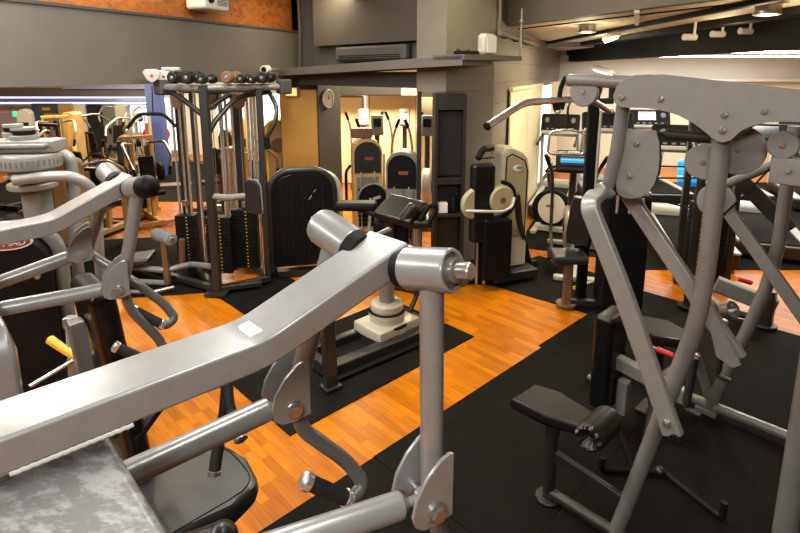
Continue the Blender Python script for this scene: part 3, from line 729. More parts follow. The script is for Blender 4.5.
    for bc, top, rod_to, hpts, gpts in ((bn, (p0 + p1) * .5 + ax * .004, near_rod, near_handle, near_grip), (bf, (q0 + q1) * .5, far_rod, far_handle, far_grip)):
        mb = MB(); mb.tube([top, bc + U1 * .020 + Z * .01], .0205, 0, 24); hn = wp('hanger_post', mb, 'silver', A)
        for off in (-.034, .034):
            mb = MB(); mb.plate(out, bc + NX * off, EX, Z, .008, .002); wp('bracket_plate', mb, 'silver', hn)
        mb = MB(); mb.bolt(bc - NX * .039, -NX, .014); mb.cyl(bc - NX * .03, bc + NX * .043, .008); wp('pivot_bolt', mb, 'steel', hn)
        s_ = bc + (rod_to - bc).normalized() * .022; t_ = (rod_to - bc).normalized(); L_ = (rod_to - s_).length
        mb = MB(); mb.lathe([(0, 0), (.006, 0), (.009, .010), (.014, .016), (.018, .02), (.0225, .024), (.0235, .03), (.0235, L_), (0, L_)], s_, t_, 28)
        mb.cyl(bc - U2 * .014, bc + U2 * .014, .016); mb.cyl(bc, s_ + t_ * .014, .0085); wp('link_rod', mb, 'silver', A)
        mb = MB(); mb.tube([bc + U1 * .022 - Z * .01] + hpts, .0155, .05, 18); hd = wp('handle', mb, 'silver_shaded', A)
        g0, g1 = gpts; gd_ = (g1 - g0).normalized()
        mb = MB(); mb.cyl(g0, g1, .0165, seg=22, bev=.002); gp = wp('grip', mb, 'grip', hd, 'black rubber grip')
        for g, sg in ((g0, -1), (g1, 1)):
            mb = MB(); mb.lathe([(0, .010), (.012, .010), (.0185, .006), (.0195, 0), (.0195, -.008), (.0165, -.010)], g, gd_ * sg, 24); wp('grip_collar', mb, 'chrome', gp, 'chrome grip collar')
    # seat and back pad
    sc = P3(-.765, 1.765, .47) + Tz
    mb = MB(); mb.plate(dshape(.38, .37), sc, U1, U2, .085, .03); st = wp('seat', mb, 'vinyl_grey', A, 'rounded black vinyl seat')
    mb = MB(); mb.tube([sc + U1 * x * .86 + U2 * y * .86 + Z * .043 for x, y in dshape(.38, .37)], .0025, 0, 6); wp('seam', mb, 'black', st)
    mb = MB(); mb.bar(sc - Z * .05 - U1 * .05, sb, .07, .07); mb.bar(sc - U1 * .2 - Z * .07, sc + U1 * .12 - Z * .07, .06, .05); wp('seat_post', mb, 'silver_dark', A)
    bp0 = P3(-1.07, 1.885, .42) + Tz; bp1 = P3(-1.135, 1.835, 1.29) + Tz; bd = (bp1 - bp0).normalized(); bk = U2.cross(bd)
    if bk.dot(U1) > 0: bk = -bk
    mb = MB(); mb.pad((bp0 + bp1) / 2, (.31, .09, (bp1 - bp0).length), (U2, bk, bd), .034); bkp = wp('back_pad', mb, 'black_gloss', A, 'tall glossy black back pad')
    mb = MB(); mb.bar(P3((bp0 + bk * .075).x, (bp0 + bk * .075).y, .06), sb, .06, .05); mb.bar(bp0 + bk * .075 - Z * .36, bp1 + bk * .075 - bd * .12, .06, .05, U2); wp('back_post', mb, 'silver_dark', A)
    mb = MB(); m_ = bp0 + (bp1 - bp0) * .72 - bk * .043; mb.tube([m_ - U2 * .145, m_ + U2 * .145], .003, 0, 6); wp('seam', mb, 'black', bkp)
    return A
an, af = Vector((0.0426, 0.815, 1.3096)), Vector((-0.2343, 1, 1.3762))
fh = [Vector((-0.2116, 1, 1.3104)), Vector((-0.1149, 1.03, 1.2037)), Vector((-0.0803, 1.03, 1.1478)), Vector((-0.1046, 1, 1.134)), Vector((-0.1207, 0.99, 1.1506))]
fg = (Vector((-0.1128, 0.995, 1.1411)), Vector((-0.1952, 0.96, 1.2163)))
nh = [Vector((0.066, 0.83, 1.2261)), Vector((0.1384, 0.88, 1.0837)), Vector((0.1602, 0.88, 1.0121)), Vector((0.1287, 0.85, 1.0051)), Vector((0.1059, 0.84, 1.022))]
ng = (Vector((0.1162, 0.845, 1.0136)), Vector((0.0184, 0.81, 1.0946)))
A = lever_press('largest silver lever press machine with thick arm across lower left foreground', P3(0, 0, 0), an, af,
                an + (Vector((-0.1266, 0.735, 1.3185)) - an).normalized() * .5, af + (Vector((-0.4693, 0.8, 1.3691)) - af).normalized() * .55, nh, ng, fh, fg, False)
# grips beside the seat of the nearer machine
def sidegrip(a, b, c):
    mb = MB(); mb.tube([a, b, c], .016, .03, 14); h_ = wp('side_handle', mb, 'black', A)
    t_ = (c - b).normalized()
    mb = MB(); mb.cyl(c - t_ * .09, c + t_ * .002, .019, seg=18); g_ = wp('grip', mb, 'grip', h_)
    mb = MB(); mb.lathe([(.017, -.012), (.021, -.010), (.021, .003), (.012, .008), (0, .008)], c, t_, 18); wp('grip_cap', mb, 'steel', g_, 'steel grip cap')
sidegrip(Vector((-0.5545, 1.55, 1.0593)), Vector((-0.5378, 1.5, 1.0218)), Vector((-0.4799, 1.42, 0.9624)))
sidegrip(Vector((-0.5851, 1.62, 1.0332)), Vector((-0.5768, 1.56, 0.9625)), Vector((-0.5937, 1.48, 0.7904)))
mb = MB(); mb.tube([Vector((-0.5851, 1.62, 1.0332)), Vector((-0.5545, 1.55, 1.0593))], .016, 0); mb.bar(Vector((-0.5745, 1.6, 1.0457)), P3(-.95, 1.9, .75), .03, .03); mb.bar(P3(-.95, 1.9, .75), P3(-.99, 1.75, .7), .03, .03); wp('handle_bracket', mb, 'black', A)
pd = Vector((-0.4141, 1.05, 0.9858))
mb = MB(); mb.cyl(pd, pd + P3(-.16, -.02, -.05), .036, seg=24); mb.ball(pd, .038); wp('roller_pad', mb, 'vinyl', A, 'black roller end at bottom of photo')
mb = MB(); mb.tube([pd + P3(-.14, -.01, -.045), pd + P3(-.30, .02, -.09), P3(-.72, 1.15, .5), P3(-.6, 1.3, .07)], .018); wp('roller_arm', mb, 'silver_dark', A)
# the second one, further left and back, its levers swung a little
kn, kf = Vector((-0.9515, 1.68, 1.3401)), Vector((-1.1679, 1.86, 1.4006))
dv = kn - an; dw = kf - af
B = lever_press('middle-distance silver lever press machine at left with black ball cap on its arm end', OFF2, kn, kf,
                kn + (Vector((-1.2271, 1.52, 1.336)) - kn) * 1.5, kf + (Vector((-1.3742, 1.72, 1.3414)) - kf) * 1.5,
                [p + dv for p in nh], tuple(p + dv for p in ng), [p + dw + P3(.20, -.10, 0) for p in fh], tuple(p + dw + P3(.20, -.10, 0) for p in fg), True)
# adjusting lever with yellow grip, only on the further machine
mb = MB(); a = Vector((-1.3291, 2, 0.8944)); b = Vector((-1.4626, 1.9, 0.8313)); mb.tube([a, b], .008, 0, 12); al = wp('adjusting_lever', mb, 'chrome', B)
mb = MB(); c = Vector((-1.4694, 2.05, 0.9524)); mb.cyl(a, c, .016, .019, 18, .006); wp('grip', mb, 'yellow', al, 'yellow lever grip')
mb = MB(); mb.bar(Vector((-1.3455, 2.02, 0.8919)), Vector((-1.4041, 2.12, 1.0127)), .06, .03); mb.box(Vector((-1.3973, 2.1, 1.0042)), (.06, .05, .05), bev=.01); mb.bar(Vector((-1.3455, 2.02, 0.8919)), Vector((-1.3579, 2.02, 0.6418)), .05, .05); wp('lever_bracket', mb, 'silver_dark', B)

# the second machine's shrouded weight stack with the red badge
tx = P3(.93, .36, 0).normalized(); ty = Z
o = P3(-2.06, 2.35, 0)
def rr(x0, x1, z1, r): 
    pts = [(x0, .04), (x1, .04)]
    for k in range(9): a = PI / 2 * k / 8; pts.append((x1 - r + r * math.cos(a), z1 - r + r * math.sin(a)))
    pts.append((x0, z1)); return pts
mb = MB(); mb.plate(rr(-.3, .385, 1.30, .15), o, tx, ty, .20, .01); body = wp('weight_stack_cover', mb, 'black', B, 'black weight stack cover with red badge')
rim = [o + tx * x + ty * y for x, y in rr(-.3, .41, 1.325, .16)[1:]]
mb = MB(); mb.tube(rim, .033, 0, 12); wp('frame_tube', mb, 'grey_tube', B, 'grey frame tube round cover edge')
nn = tx.cross(ty); nn = nn if nn.y < 0 else -nn
bo = o + tx * .235 + nn * .104; bo.z = (-1.8511, 2.34, 1.2765)[2]
mb = MB(); mb.plate(oval(.098, .034), bo, tx, ty, .008, .002); bdg = wp('badge', mb, 'white', body, 'white-rimmed red oval badge')
mb = MB(); mb.plate(oval(.089, .027), bo + nn * .003, tx, ty, .006, .001); wp('badge_field', mb, 'red_badge', body)
wp('lettering', lettering('MAD', .042, bo + nn * .0075 + tx * .025, tx, ty, .001), 'white', body)
mb = MB(); mb.bar(o - tx * .28 + Z * .028, o + tx * .40 + Z * .028, .16, .05); mb.bar(o + tx * .38 + Z * .028, o + tx * .38 + nn * .5 + Z * .028, .08, .05); wp('cover_base', mb, 'silver_dark', B)
mb = MB(); mb.bolt(o + tx * .33 + Z * 1.10 + nn * .103, nn, .01); wp('bolt', mb, 'steel', body)

# ------------------------------------------------------------------ pulldown machine on the right
DO = P3(.7221, 2.2379, 0); DD = -U2       # its plane runs along -U2; U1 points to its far side
M = thing('lat_pulldown_machine', 'large grey pulldown machine at right with long bolted top plate and low padded seat', 'gym machine', DO + DD * .35)
outn = [(0.8165, 2.0525, 1.9592), (0.8241, 2.0446, 1.9972), (0.8438, 2.024, 2.0236), (0.8687, 1.998, 2.0377), (0.9059, 1.9591, 2.0408), (1.2167, 1.6344, 1.9913), (1.3299, 1.5161, 1.9731), (1.3378, 1.5079, 1.8847), (1.2242, 1.6266, 1.8993), (1.198, 1.654, 1.8983), (1.1675, 1.6859, 1.8929), (1.1437, 1.7107, 1.8835), (1.1272, 1.7279, 1.872), (1.1163, 1.7393, 1.8593), (1.1078, 1.7482, 1.8401), (1.1008, 1.7556, 1.8259), (1.0871, 1.7699, 1.8173), (1.0745, 1.783, 1.8186), (1.061, 1.7971, 1.8308), (1.0423, 1.8166, 1.8526), (1.0187, 1.8412, 1.8777), (0.9859, 1.8755, 1.898), (0.9573, 1.9054, 1.9099), (0.9355, 1.9282, 1.9161), (0.901, 1.9643, 1.9194), (0.8628, 2.0041, 1.9183), (0.8365, 2.0317, 1.9188), (0.8221, 2.0466, 1.9349)]
def plate3(out3, t, off=Vector((0, 0, 0)), bev=.0015):
    o = Vector(out3[0]); uy = Z; ux = DD
    return MB().plate([((Vector(p) - o).dot(ux), (Vector(p) - o).z) for p in out3], o + off, ux, uy, t, bev)
for k in (0, 1):
    spl = wp('side_plate', plate3(outn, .010, U1 * (.12 * k), .002), 'plate_grey', M)
    if k == 0:
        for q in [(0.8355, 2.0225, 1.955), (0.9334, 1.9202, 1.9544), (1.0774, 1.7698, 1.9106), (1.0775, 1.7697, 1.8577), (1.1533, 1.6906, 1.9282)]: mb = MB(); mb.bolt(q, -U1, .0085); wp('plate_bolt', mb, 'steel', spl)
# boom with its pulley
mb = MB(); mb.tube([(0.7062, 2.2545, 2.0165), (0.7704, 2.1875, 2.0163), (0.9351, 2.0153, 2.0053)], .026, 0, 20); mb.cyl((0.7093, 2.2513, 2.0165), Vector((0.7093, 2.2513, 2.0165)) - DD * .006, .027); bm_ = wp('boom', mb, 'grey_tube', M)
def pulley(px_c, r, name='pulley', th=.026, parent=M, m_='plate_grey'):
    c = Vector(px_c); mb = MB(); mb.lathe([(0, -th / 2), (r * .93, -th / 2), (r, -th / 2 + .003), (r, -th * .22), (r * .9, -th * .1), (r * .9, th * .1), (r, th * .22), (r, th / 2 - .003), (r * .93, th / 2), (0, th / 2)], c, U1, 36)
    p = wp(name, mb, m_, parent)
    mb = MB(); mb.bolt(c - U1 * (th / 2 + .001), -U1, .007); wp('axle_bolt', mb, 'steel', p)
    return p
pulley((0.7566, 2.2019, 1.9688), .060)
pulley((1.1073, 1.9078, 1.7277), .064); pulley((1.1949, 1.8597, 1.7788), .088, 'pulley', .012); pulley((1.1496, 1.8781, 1.5889), .062); pulley((1.249, 1.7164, 1.8161), .045)
mb = MB(); mb.plate([(-.05, -.045), (.05, -.045), (.05, .045), (-.05, .045)], (1.2719, 1.7069, 1.7318), DD, Z, .05, .01); mb.bolt(Vector((1.2519, 1.6844, 1.736)), -U1, .007); wp('pulley_guard', mb, 'plate_grey', M)
# swinging lever with cam
mb = MB(); mb.tube([(0.8708, 2.0825, 1.9425), (0.8626, 2.0911, 1.7451), (0.8451, 2.1094, 1.5948)], .026, 0, 18); lev = wp('swing_tube', mb, 'grey_tube', M)
cam_ = [(0.8745, 2.0932, 1.8304), (0.9243, 2.0411, 1.8316), (0.9667, 1.9968, 1.833), (0.9764, 1.9867, 1.7907), (0.9819, 1.9809, 1.7306), (0.9815, 1.9814, 1.6767), (0.9756, 1.9876, 1.6289), (0.9622, 2.0016, 1.5943), (0.9439, 2.0207, 1.5699), (0.919, 2.0467, 1.5564), (0.8984, 2.0682, 1.5545), (0.8824, 2.0849, 1.5629), (0.8743, 2.0934, 1.5817), (0.8698, 2.0981, 1.6629), (0.8681, 2.0998, 1.7438)]
cm = wp('cam_plate', plate3(cam_, .010, U1 * 0, .0015), 'plate_grey', M)
for q in [(0.9153, 2.0404, 1.7759), (0.9026, 2.0537, 1.6471)]: mb = MB(); mb.bolt(q, -U1, .0085); wp('plate_bolt', mb, 'steel', cm)
wp('cam_plate', plate3([Vector(p) - DD * .02 - Z * .01 for p in cam_], .05, U1 * .05, .004), 'black', M)
mb = MB(); mb.cyl((0.9898, 2.0305, 1.8178), (1.0076, 2.012, 1.818), .008); mb.cyl((1.0076, 2.012, 1.818), (1.1236, 1.8908, 1.8176), .021, seg=20, bev=.006); wp('rubber_stop', mb, 'charcoal', M, 'black rubber stop on a rod')
# near and far arms
narm = [Vector((0.8378, 2.0881, 1.5829)), Vector((0.7728, 2.0114, 1.5921)), Vector((0.7136, 1.9575, 1.5576)), Vector((0.808, 1.8373, 1.2853)), Vector((0.9649, 1.6661, 0.7939))]
na = MB(); na.beam(narm, .036, .070, U1, .07, .010, 8)
ra = wp('press_arm', na, 'silver_dark', M, 'bent flat press arm on near side')
mb = MB(); q = Vector((0.9529, 1.6787, 0.8363)); mb.bolt(q - U1 * .022, -U1, .011); wp('arm_bolt', mb, 'steel', ra)
mb = MB(); q = Vector((0.9746, 1.6559, 0.7857)); mb.cyl(q - U1 * .025, q + U1 * .03, .022); wp('end_stop', mb, 'black', ra, 'black end stop')
farm = [Vector((0.9368, 2.1582, 1.5672)), Vector((1.0033, 2.2334, 1.5061)), Vector((1.3218, 1.9007, 0.9518))]
fa = MB(); fa.beam(farm, .036, .066, U1, .05, .010, 6)
rf_ = wp('press_arm', fa, 'silver_dark', M, 'straight press arm on far side')
mb = MB(); mb.plate([(-.07, .10), (-.045, .11), (.075, -.09), (.05, -.115), (-.01, -.09)], (1.2501, 1.9033, 1.0436), DD, Z, .008); wp('bracket_plate', mb, 'plate_grey', rf_)
# upright and base
upr = [(1.1132, 1.8293, 1.8391), (1.1143, 1.8281, 1.3239), (1.1052, 1.8377, 1.1187), (1.0612, 1.8837, 0.8113), (0.9552, 1.9944, 0.0753), (0.9482, 2.0017, 0.0318)]
mb = MB(); mb.tube([Vector(p) for p in upr[:5]] + [Vector((upr[5][0], upr[5][1], .035))], .031, .16, 22); wp('upright', mb, 'grey_tube', M, 'curved grey upright tube')
mb = MB(); q = DO + Z * .05; r_ = DO + DD * 1.25 + Z * .05
mb.tube([q, r_], .028, 0, 18); mb.cyl(DO + Z * .013, DO + Z * .026, .062, seg=28)
mb.tube([r_ - U1 * .45, r_ + U1 * .45], .028, 0, 18)
mb.box(DO + DD * 1.25 + Z * .017, (.9, .1, .014), (U1, U2, Z), .004)
wp('base_frame', mb, 'charcoal', M)
mb = MB(); mb.tube([DO + Z * .012, DO + Z * .455], .029, 0, 18); mb.cyl(DO + Z * .36, DO + Z * .44, .034); wp('seat_post', mb, 'charcoal', M)
mb = MB(); mb.beam([(0.7408, 2.2184, 0.2598), (0.9801, 1.9684, 0.227)], .03, .055, U1); wp('brace', mb, 'charcoal', M)
stp = [(0.5242, 2.2785, 0.52), (0.6753, 2.4068, 0.52), (0.7816, 2.3432, 0.52), (0.8957, 2.1727, 0.52), (0.7902, 2.0753, 0.52), (0.6588, 2.1583, 0.52)]
o = Vector(stp[0]); mb = MB(); mb.plate([((Vector(p) - o).dot(U1), (Vector(p) - o).dot(U2)) for p in stp], o - Z * .025, U1, U2, .055, .016); st_ = wp('seat', mb, 'vinyl', M, 'tapered black vinyl seat')
mb = MB(); sc_ = sum((Vector(p) for p in stp), Vector()) / 6; mb.box(sc_ - Z * .06, (.12, .2, .014), (U1, U2, Z), .003); mb.tube([Vector((DO.x, DO.y, .44)), sc_ - Z * .06], .025); wp('seat_plate', mb, 'charcoal', M)
R0 = Vector((0.8751, 2.0781, 0.513))
mb = MB(); seg = 40; rings = []
prof = [(.012, -.070), (.036, -.095), (.046, -.111), (.057, -.103), (.064, -.082), (.063, .08), (.058, .098), (.045, .104), (.0, .104)]
s_ax, u_ax = -DD, Z
for i, (r, h) in enumerate(prof):
    ring = []
    for k in range(seg):
        a = 2 * PI * k / seg; w_ = 1 + (.05 * math.sin(11 * a + .8 * math.sin(3 * a)) if i in (1, 2, 3) else .0 if i == 0 else .006 * math.sin(10 * a) if i == 3 else 0)
        hh_ = h - (.006 * math.sin(10 * a + 1) if i in (2, 3) else 0)
        ring.append(mb._v(R0 + U1 * hh_ + (s_ax * math.cos(a) + u_ax * math.sin(a)) * max(r, .001) * w_))
    rings.append(ring)
for A_, B_ in zip(rings, rings[1:]):
    for k in range(seg): mb.bm.faces.new((A_[k], A_[(k + 1) % seg], B_[(k + 1) % seg], B_[k]))
mb.bm.faces.new(list(reversed(rings[0]))); mb.bm.faces.new(rings[-1])
ro = wp('thigh_roller', mb, 'vinyl', M, 'black vinyl roller with gathered ends')
mb = MB(); mb.tube([R0 + U1 * .04, R0 + U1 * .135, Vector((1.0521, 2.0884, 0.2932)) , Vector((1.0131, 1.9773, 0.2885))], .014, .03); wp('roller_arm', mb, 'charcoal', M)
# rear post at the frame edge and the stack behind it
rp = Vector((1.515, 1.78, 0.2692)); rp.z = .0
mb = MB(); mb.tube([Vector((rp.x, rp.y, .03)), Vector((rp.x, rp.y, 1.93))], .042, 0, 22); mb.box(rp + Z * .017, (.16, .16, .014), (U1, U2, Z), .004); wp('rear_post', mb, 'grey_tube', M)
mb = MB(); mb.tube([Vector((rp.x, rp.y, .1)), DO + DD * 1.1 + Z * .06], .028); mb.tube([Vector((rp.x, rp.y, 1.9)), Vector((1.3248, 1.6083, 1.9431))], .028); wp('rear_tie', mb, 'grey_tube', M)
sk = DO + DD * 1.25
mb = MB()
for k in range(14): mb.box(sk + U1 * .0 + Z * (.12 + .045 * k), (.30, .12, .041), (U1, U2, Z), .004)
wp('weight_stack', mb, 'black', M)
mb = MB()
for k in (-1, 1): mb.tube([sk + U1 * .1 * k + Z * .06, sk + U1 * .1 * k + Z * 1.85], .010, 0, 10)
wp('guide_rod', mb, 'chrome', M)
mb = MB(); mb.box(sk + Z * 1.88, (.42, .14, .06), (U1, U2, Z), .008); wp('top_frame', mb, 'grey_tube', M)
# cables
mb = MB()
for pts in ([(0.7593, 2.228, 2.025), (0.9737, 2.004, 1.9354), (1.0645, 1.9091, 1.9937)], [(0.9951, 2.025, 1.6922), (1.0763, 1.9402, 1.7034), (1.1403, 1.8733, 1.6457)], [(0.9882, 2.0178, 1.6462), (1.1061, 1.8946, 1.6709)], [(1.1547, 1.8511, 1.5324), (1.2016, 1.8021, 1.629), (1.2919, 1.7077, 1.8466), (1.3505, 1.6465, 1.9772)], [(0.9578, 2.064, 1.5637), (1.0866, 1.9294, 1.5493), (1.1486, 1.8646, 1.5286)]):
    mb.tube(pts, .0032, 0, 8)
wp('cable', mb, 'black', M)
# pull bar hanging at the front of the boom
Cb = Vector((0.6785, 2.2835, 1.9194))
t = thing('pulldown_bar', 'chrome wide pulldown bar with bent ends hanging from grey boom', 'pull bar', Cb)
mb = MB(); mb.tube([Cb - U1 * .50 - Z * .065, Cb - U1 * .27 + Z * .012, Cb + U1 * .27 + Z * .012, Cb + U1 * .50 - Z * .065], .0145, .06, 18); br_ = wp('bar', mb, 'chrome', t)
for k in (-1, 1):
    e = Cb + U1 * .5 * k - Z * .065; d_ = (e - (Cb + U1 * .27 * k + Z * .012)).normalized()
    mb = MB(); mb.cyl(e - d_ * .004, e + d_ * .004, .0165); wp('end_cap', mb, 'black', br_, 'black end cap')
mb = MB(); mb.plate([(-.05, .02), (.05, .02), (.03, -.03), (-.03, -.03)], Cb - DD * .0, U1, Z, .02, .004); wp('bar_clamp', mb, 'black', t)
mb = MB(); mb.tube([(0.6961, 2.265, 2.0287), (0.6818, 2.28, 1.9911), (0.6788, 2.2831, 1.949), (0.6803, 2.2816, 1.9153)], .010, .03, 12); wp('strap', mb, 'black', t)
mb = MB(); c = Vector((0.6749, 2.2872, 1.8895)); mb.tube([c + (DD * math.cos(a) + Z * math.sin(a)) * .014 for a in [2 * PI * k / 16 for k in range(17)]], .004, 0, 8); wp('shackle', mb, 'chrome', t)
# bar lying on the mat
a = [Vector((1.0417, 2.406, 0.02)), Vector((1.3117, 2.3851, 0.02)), Vector((1.3579, 2.3851, 0.02)), Vector((1.483, 2.0939, 0.02))]
t = thing('floor_bar', 'thin black bar with upturned ends lying on mat behind low padded seat', 'bar', Vector((a[1].x, a[1].y, 0)))
mb = MB(); mb.tube([a[0] + Z * .07, a[0], a[1], a[2], a[3], a[3] + Z * .09], .015, .02, 12); wp('bar', mb, 'black', t)
mb = MB(); c = (a[1] + a[2]) / 2; mb.ball(c + Z * .01, .026, (1, 1, .8)); wp('swivel', mb, 'charcoal', t)

# ------------------------------------------------------------------ seated row machine behind it
EO = P3(1.8798, 2.9112, 0)
E_ = thing('seated_row_machine', 'grey seated row machine behind right pulldown, with upright black chest pad', 'gym machine', EO)
eup = [(2.0421, 2.7416, 1.765), (2.0427, 2.741, 1.1157), (2.0282, 2.7562, 0.8971), (1.9843, 2.802, 0.6054), (1.8821, 2.9088, 0.0222)]
mb = MB(); mb.tube([Vector(p) for p in eup] + [EO + Z * .06], .033, .2, 20); wp('upright', mb, 'grey_tube', E_, 'curved grey upright tube')
mb = MB(); q = Vector((1.7865, 3.0086, -0.0263)); r_ = q + DD * 1.0; q.z = r_.z = .05; mb.tube([q, r_], .030, 0, 16); mb.tube([r_ - U1 * .4, r_ + U1 * .4], .028); mb.tube([q, q - DD * .5], .028); mb.tube([q - DD * .5 - U1 * .2, q - DD * .5 + U1 * .2], .026)
for e in (r_ - U1 * .38, r_ + U1 * .38, q - DD * .5 - U1 * .18, q - DD * .5 + U1 * .18): mb.box((e.x, e.y, .02), (.07, .08, .022), (U1, U2, Z), .004)
mb.box((EO.x, EO.y, .016), (.1, .12, .03), (U1, U2, Z), .004)
wp('base_frame', mb, 'grey_tube', E_)
mb = MB(); mb.beam([(1.7533, 2.8698, 1.3739), (2.0881, 2.52, 0.7785)], .036, .07, U1, 0, .012); wp('press_arm', mb, 'silver_dark', E_)
mb = MB(); mb.beam([(1.965, 3.1404, 1.4829), (2.2069, 2.8876, 1.1605)], .036, .085, U1, 0, .01); wp('press_arm', mb, 'charcoal', E_, 'dark upper arm')
mb = MB(); mb.plate(oval(.06, .06, 24), (1.8133, 2.9083, 1.3417), DD, Z, .012); mb.tube([(1.7668, 2.8557, 1.3772), (1.8694, 3.0666, 1.3639), (1.965, 3.1404, 1.4829)], .02); mb.tube([(1.8694, 3.0666, 1.3639), (2.0409, 2.7429, 1.5972)], .026); wp('pivot', mb, 'plate_grey', E_)
ctop = Vector((1.1773, 2.8, 0.7104)); cbot = Vector((1.2264, 2.8, 0.1373)); cm_ = (ctop + cbot) / 2
mb = MB(); mb.pad(cm_, (.22, .115, (ctop - cbot).z), (U1, U2, Z), .03); wp('chest_pad', mb, 'black_gloss', E_, 'glossy black upright chest pad')
mb = MB(); mb.beam([cm_ + DD * .05, cm_ + DD * .42 - Z * .05], .06, .08, U1); mb.beam([cm_ + DD * .1 - Z * .1, cm_ + DD * .1 - Z * .30], .06, .06, U1); wp('pad_arm', mb, 'silver_dark', E_)
mb = MB(); q = cm_ + DD * .25 - Z * .06; mb.tube([q, EO + DD * -.1 + Z * .35, EO + Z * .1], .028); wp('pad_post', mb, 'grey_tube', E_)
mb = MB(); mb.cyl((1.3392, 2.55, 0.6195), (1.4094, 2.5, 0.6055), .0145, seg=16, bev=.005); rl = wp('adjusting_lever', mb, 'red', E_, 'short red lever grip')
mb = MB(); mb.cyl((1.3057, 2.57, 0.6283), (1.3447, 2.55, 0.6166), .007); wp('lever_rod', mb, 'steel', rl)
ss = [(1.3924, 2.9276, 0.56), (1.4986, 3.0726, 0.56), (1.6331, 3.0051, 0.56), (1.686, 2.8536, 0.56), (1.5961, 2.7488, 0.56), (1.4429, 2.8061, 0.56)]
o = Vector(ss[0]); mb = MB(); mb.plate([((Vector(p) - o).dot(U1), (Vector(p) - o).dot(U2)) for p in ss], o - Z * .03, U1, U2, .065, .02); wp('seat', mb, 'vinyl', E_, 'black vinyl seat')
c = sum((Vector(p) for p in ss), Vector()) / 6; mb = MB(); mb.tube([c - Z * .06, Vector((c.x, c.y, .05))], .03); mb.tube([Vector((c.x, c.y, .05)), Vector((q.x, q.y, .05))], .026); mb.box((c.x, c.y, .014), (.16, .16, .026), (U1, U2, Z), .004); wp('seat_post', mb, 'charcoal', E_)
for k, (a, b) in enumerate((((1.4264, 2.35, 0.6922), (1.3971, 2.33, 0.4529)), ((1.7731, 2.7, 0.6995), (1.7633, 2.68, 0.4167)))):
    a = Vector(a); b = Vector(b); d_ = (a - b).normalized()
    mb = MB(); mb.cyl(b, a, .019, seg=18); g_ = wp('grip', mb, 'grip', E_, 'black upright grip')
    mb = MB(); mb.lathe([(0, .012), (.012, .012), (.020, .006), (.021, -.008), (.018, -.010)], a, d_, 18); wp('grip_cap', mb, 'chrome', g_, 'chrome grip cap')
    mb = MB(); mb.tube([b, b - d_ * .03, b - d_ * .03 + DD * .07], .013); wp('grip_bracket', mb, 'charcoal', g_)

# ------------------------------------------------------------------ machine further right with numbered stack and red lever
HO = Vector((2.7749, 4.1898, 0))
H = thing('seated_row_machine', 'rear row machine with numbered black weight stack and low grey beam with red lever', 'gym machine', HO)
f1 = Vector((2.5279, 4.3641, 0)); f2 = Vector((2.9683, 4.0106, 0))
mb = MB(); mb.tube([f1 + Z * .01, f1 + Z * 1.2], .035, 0, 18); mb.cyl(f1 + Z * .013, f1 + Z * .03, .08); wp('front_post', mb, 'charcoal', H)
mb = MB(); mb.beam([f2 + Z * .013, f2 + Z * .32], .10, .10, U1); mb.cyl(f2 + Z * .013, f2 + Z * .03, .09); wp('rear_post', mb, 'charcoal', H)
a = Vector((2.654, 4.2, 0.2931)); b = Vector((3.0263, 4, 0.1797)); mb = MB(); mb.beam([a, b], .09, .13, None); wp('seat_beam', mb, 'plate_grey', H)
mb = MB(); mb.tube([f1 + Z * .06, f2 + Z * .06], .03); wp('base_rail', mb, 'charcoal', H)
mb = MB(); mb.cyl((2.6984, 4, 0.4191), (2.8004, 3.98, 0.3936), .02, seg=16, bev=.006); wp('adjusting_lever', mb, 'red', H, 'short red lever grip')
c = Vector((2.884, 4.5521, 0)) + P3(.06, .35, 0); dd = P3(.98, -.2, 0)
mb = MB()
for k in range(16): mb.box(c + Z * (.1 + .047 * k), (.32, .14, .043), (dd, Z.cross(dd), Z), .004)
ws = wp('weight_stack', mb, 'black', H)
mb = MB()
for k in range(16): mb.box(c + Z * (.1 + .047 * k) - Z.cross(dd) * .071 - dd * .07, (.035, .004, .018), (dd, Z.cross(dd), Z), .001)
wp('number_plate', mb, 'yellow', ws, 'yellow weight numbers')
mb = MB()
for k in (-1, 1): mb.tube([c + dd * .09 * k + Z * .05, c + dd * .09 * k + Z * 1.55], .012, 0, 10)
wp('guide_rod', mb, 'chrome', H)
mb = MB(); mb.beam([c - dd * .22 + Z * .0, c - dd * .22 + Z * 1.6], .06, .06, dd); mb.beam([c + dd * .22 + Z * .0, c + dd * .22 + Z * 1.6], .06, .06, dd); mb.beam([c - dd * .25 + Z * 1.6, c + dd * .25 + Z * 1.6], .06, .06); mb.beam([c - dd * .25 + Z * .04, c + dd * .25 + Z * .04], .06, .06); wp('frame', mb, 'charcoal', H)
mb = MB(); mb.tube([f1 + Z * 1.2, c - dd * .22 + Z * 1.5], .03); wp('upper_tie', mb, 'charcoal', H)
mb = MB(); cc = Vector((2.1605, 3.3, 0.4784)); mb.lathe([(.0, .0), (.05, 0), (.055, .01), (.055, .07), (.045, .07), (.045, .02), (0, .02)], cc, P3(.3, -.8, .5), 24); mb.tube([cc, f1 + Z * .3], .02); wp('foot_cup', mb, 'steel', H, 'round steel cup')
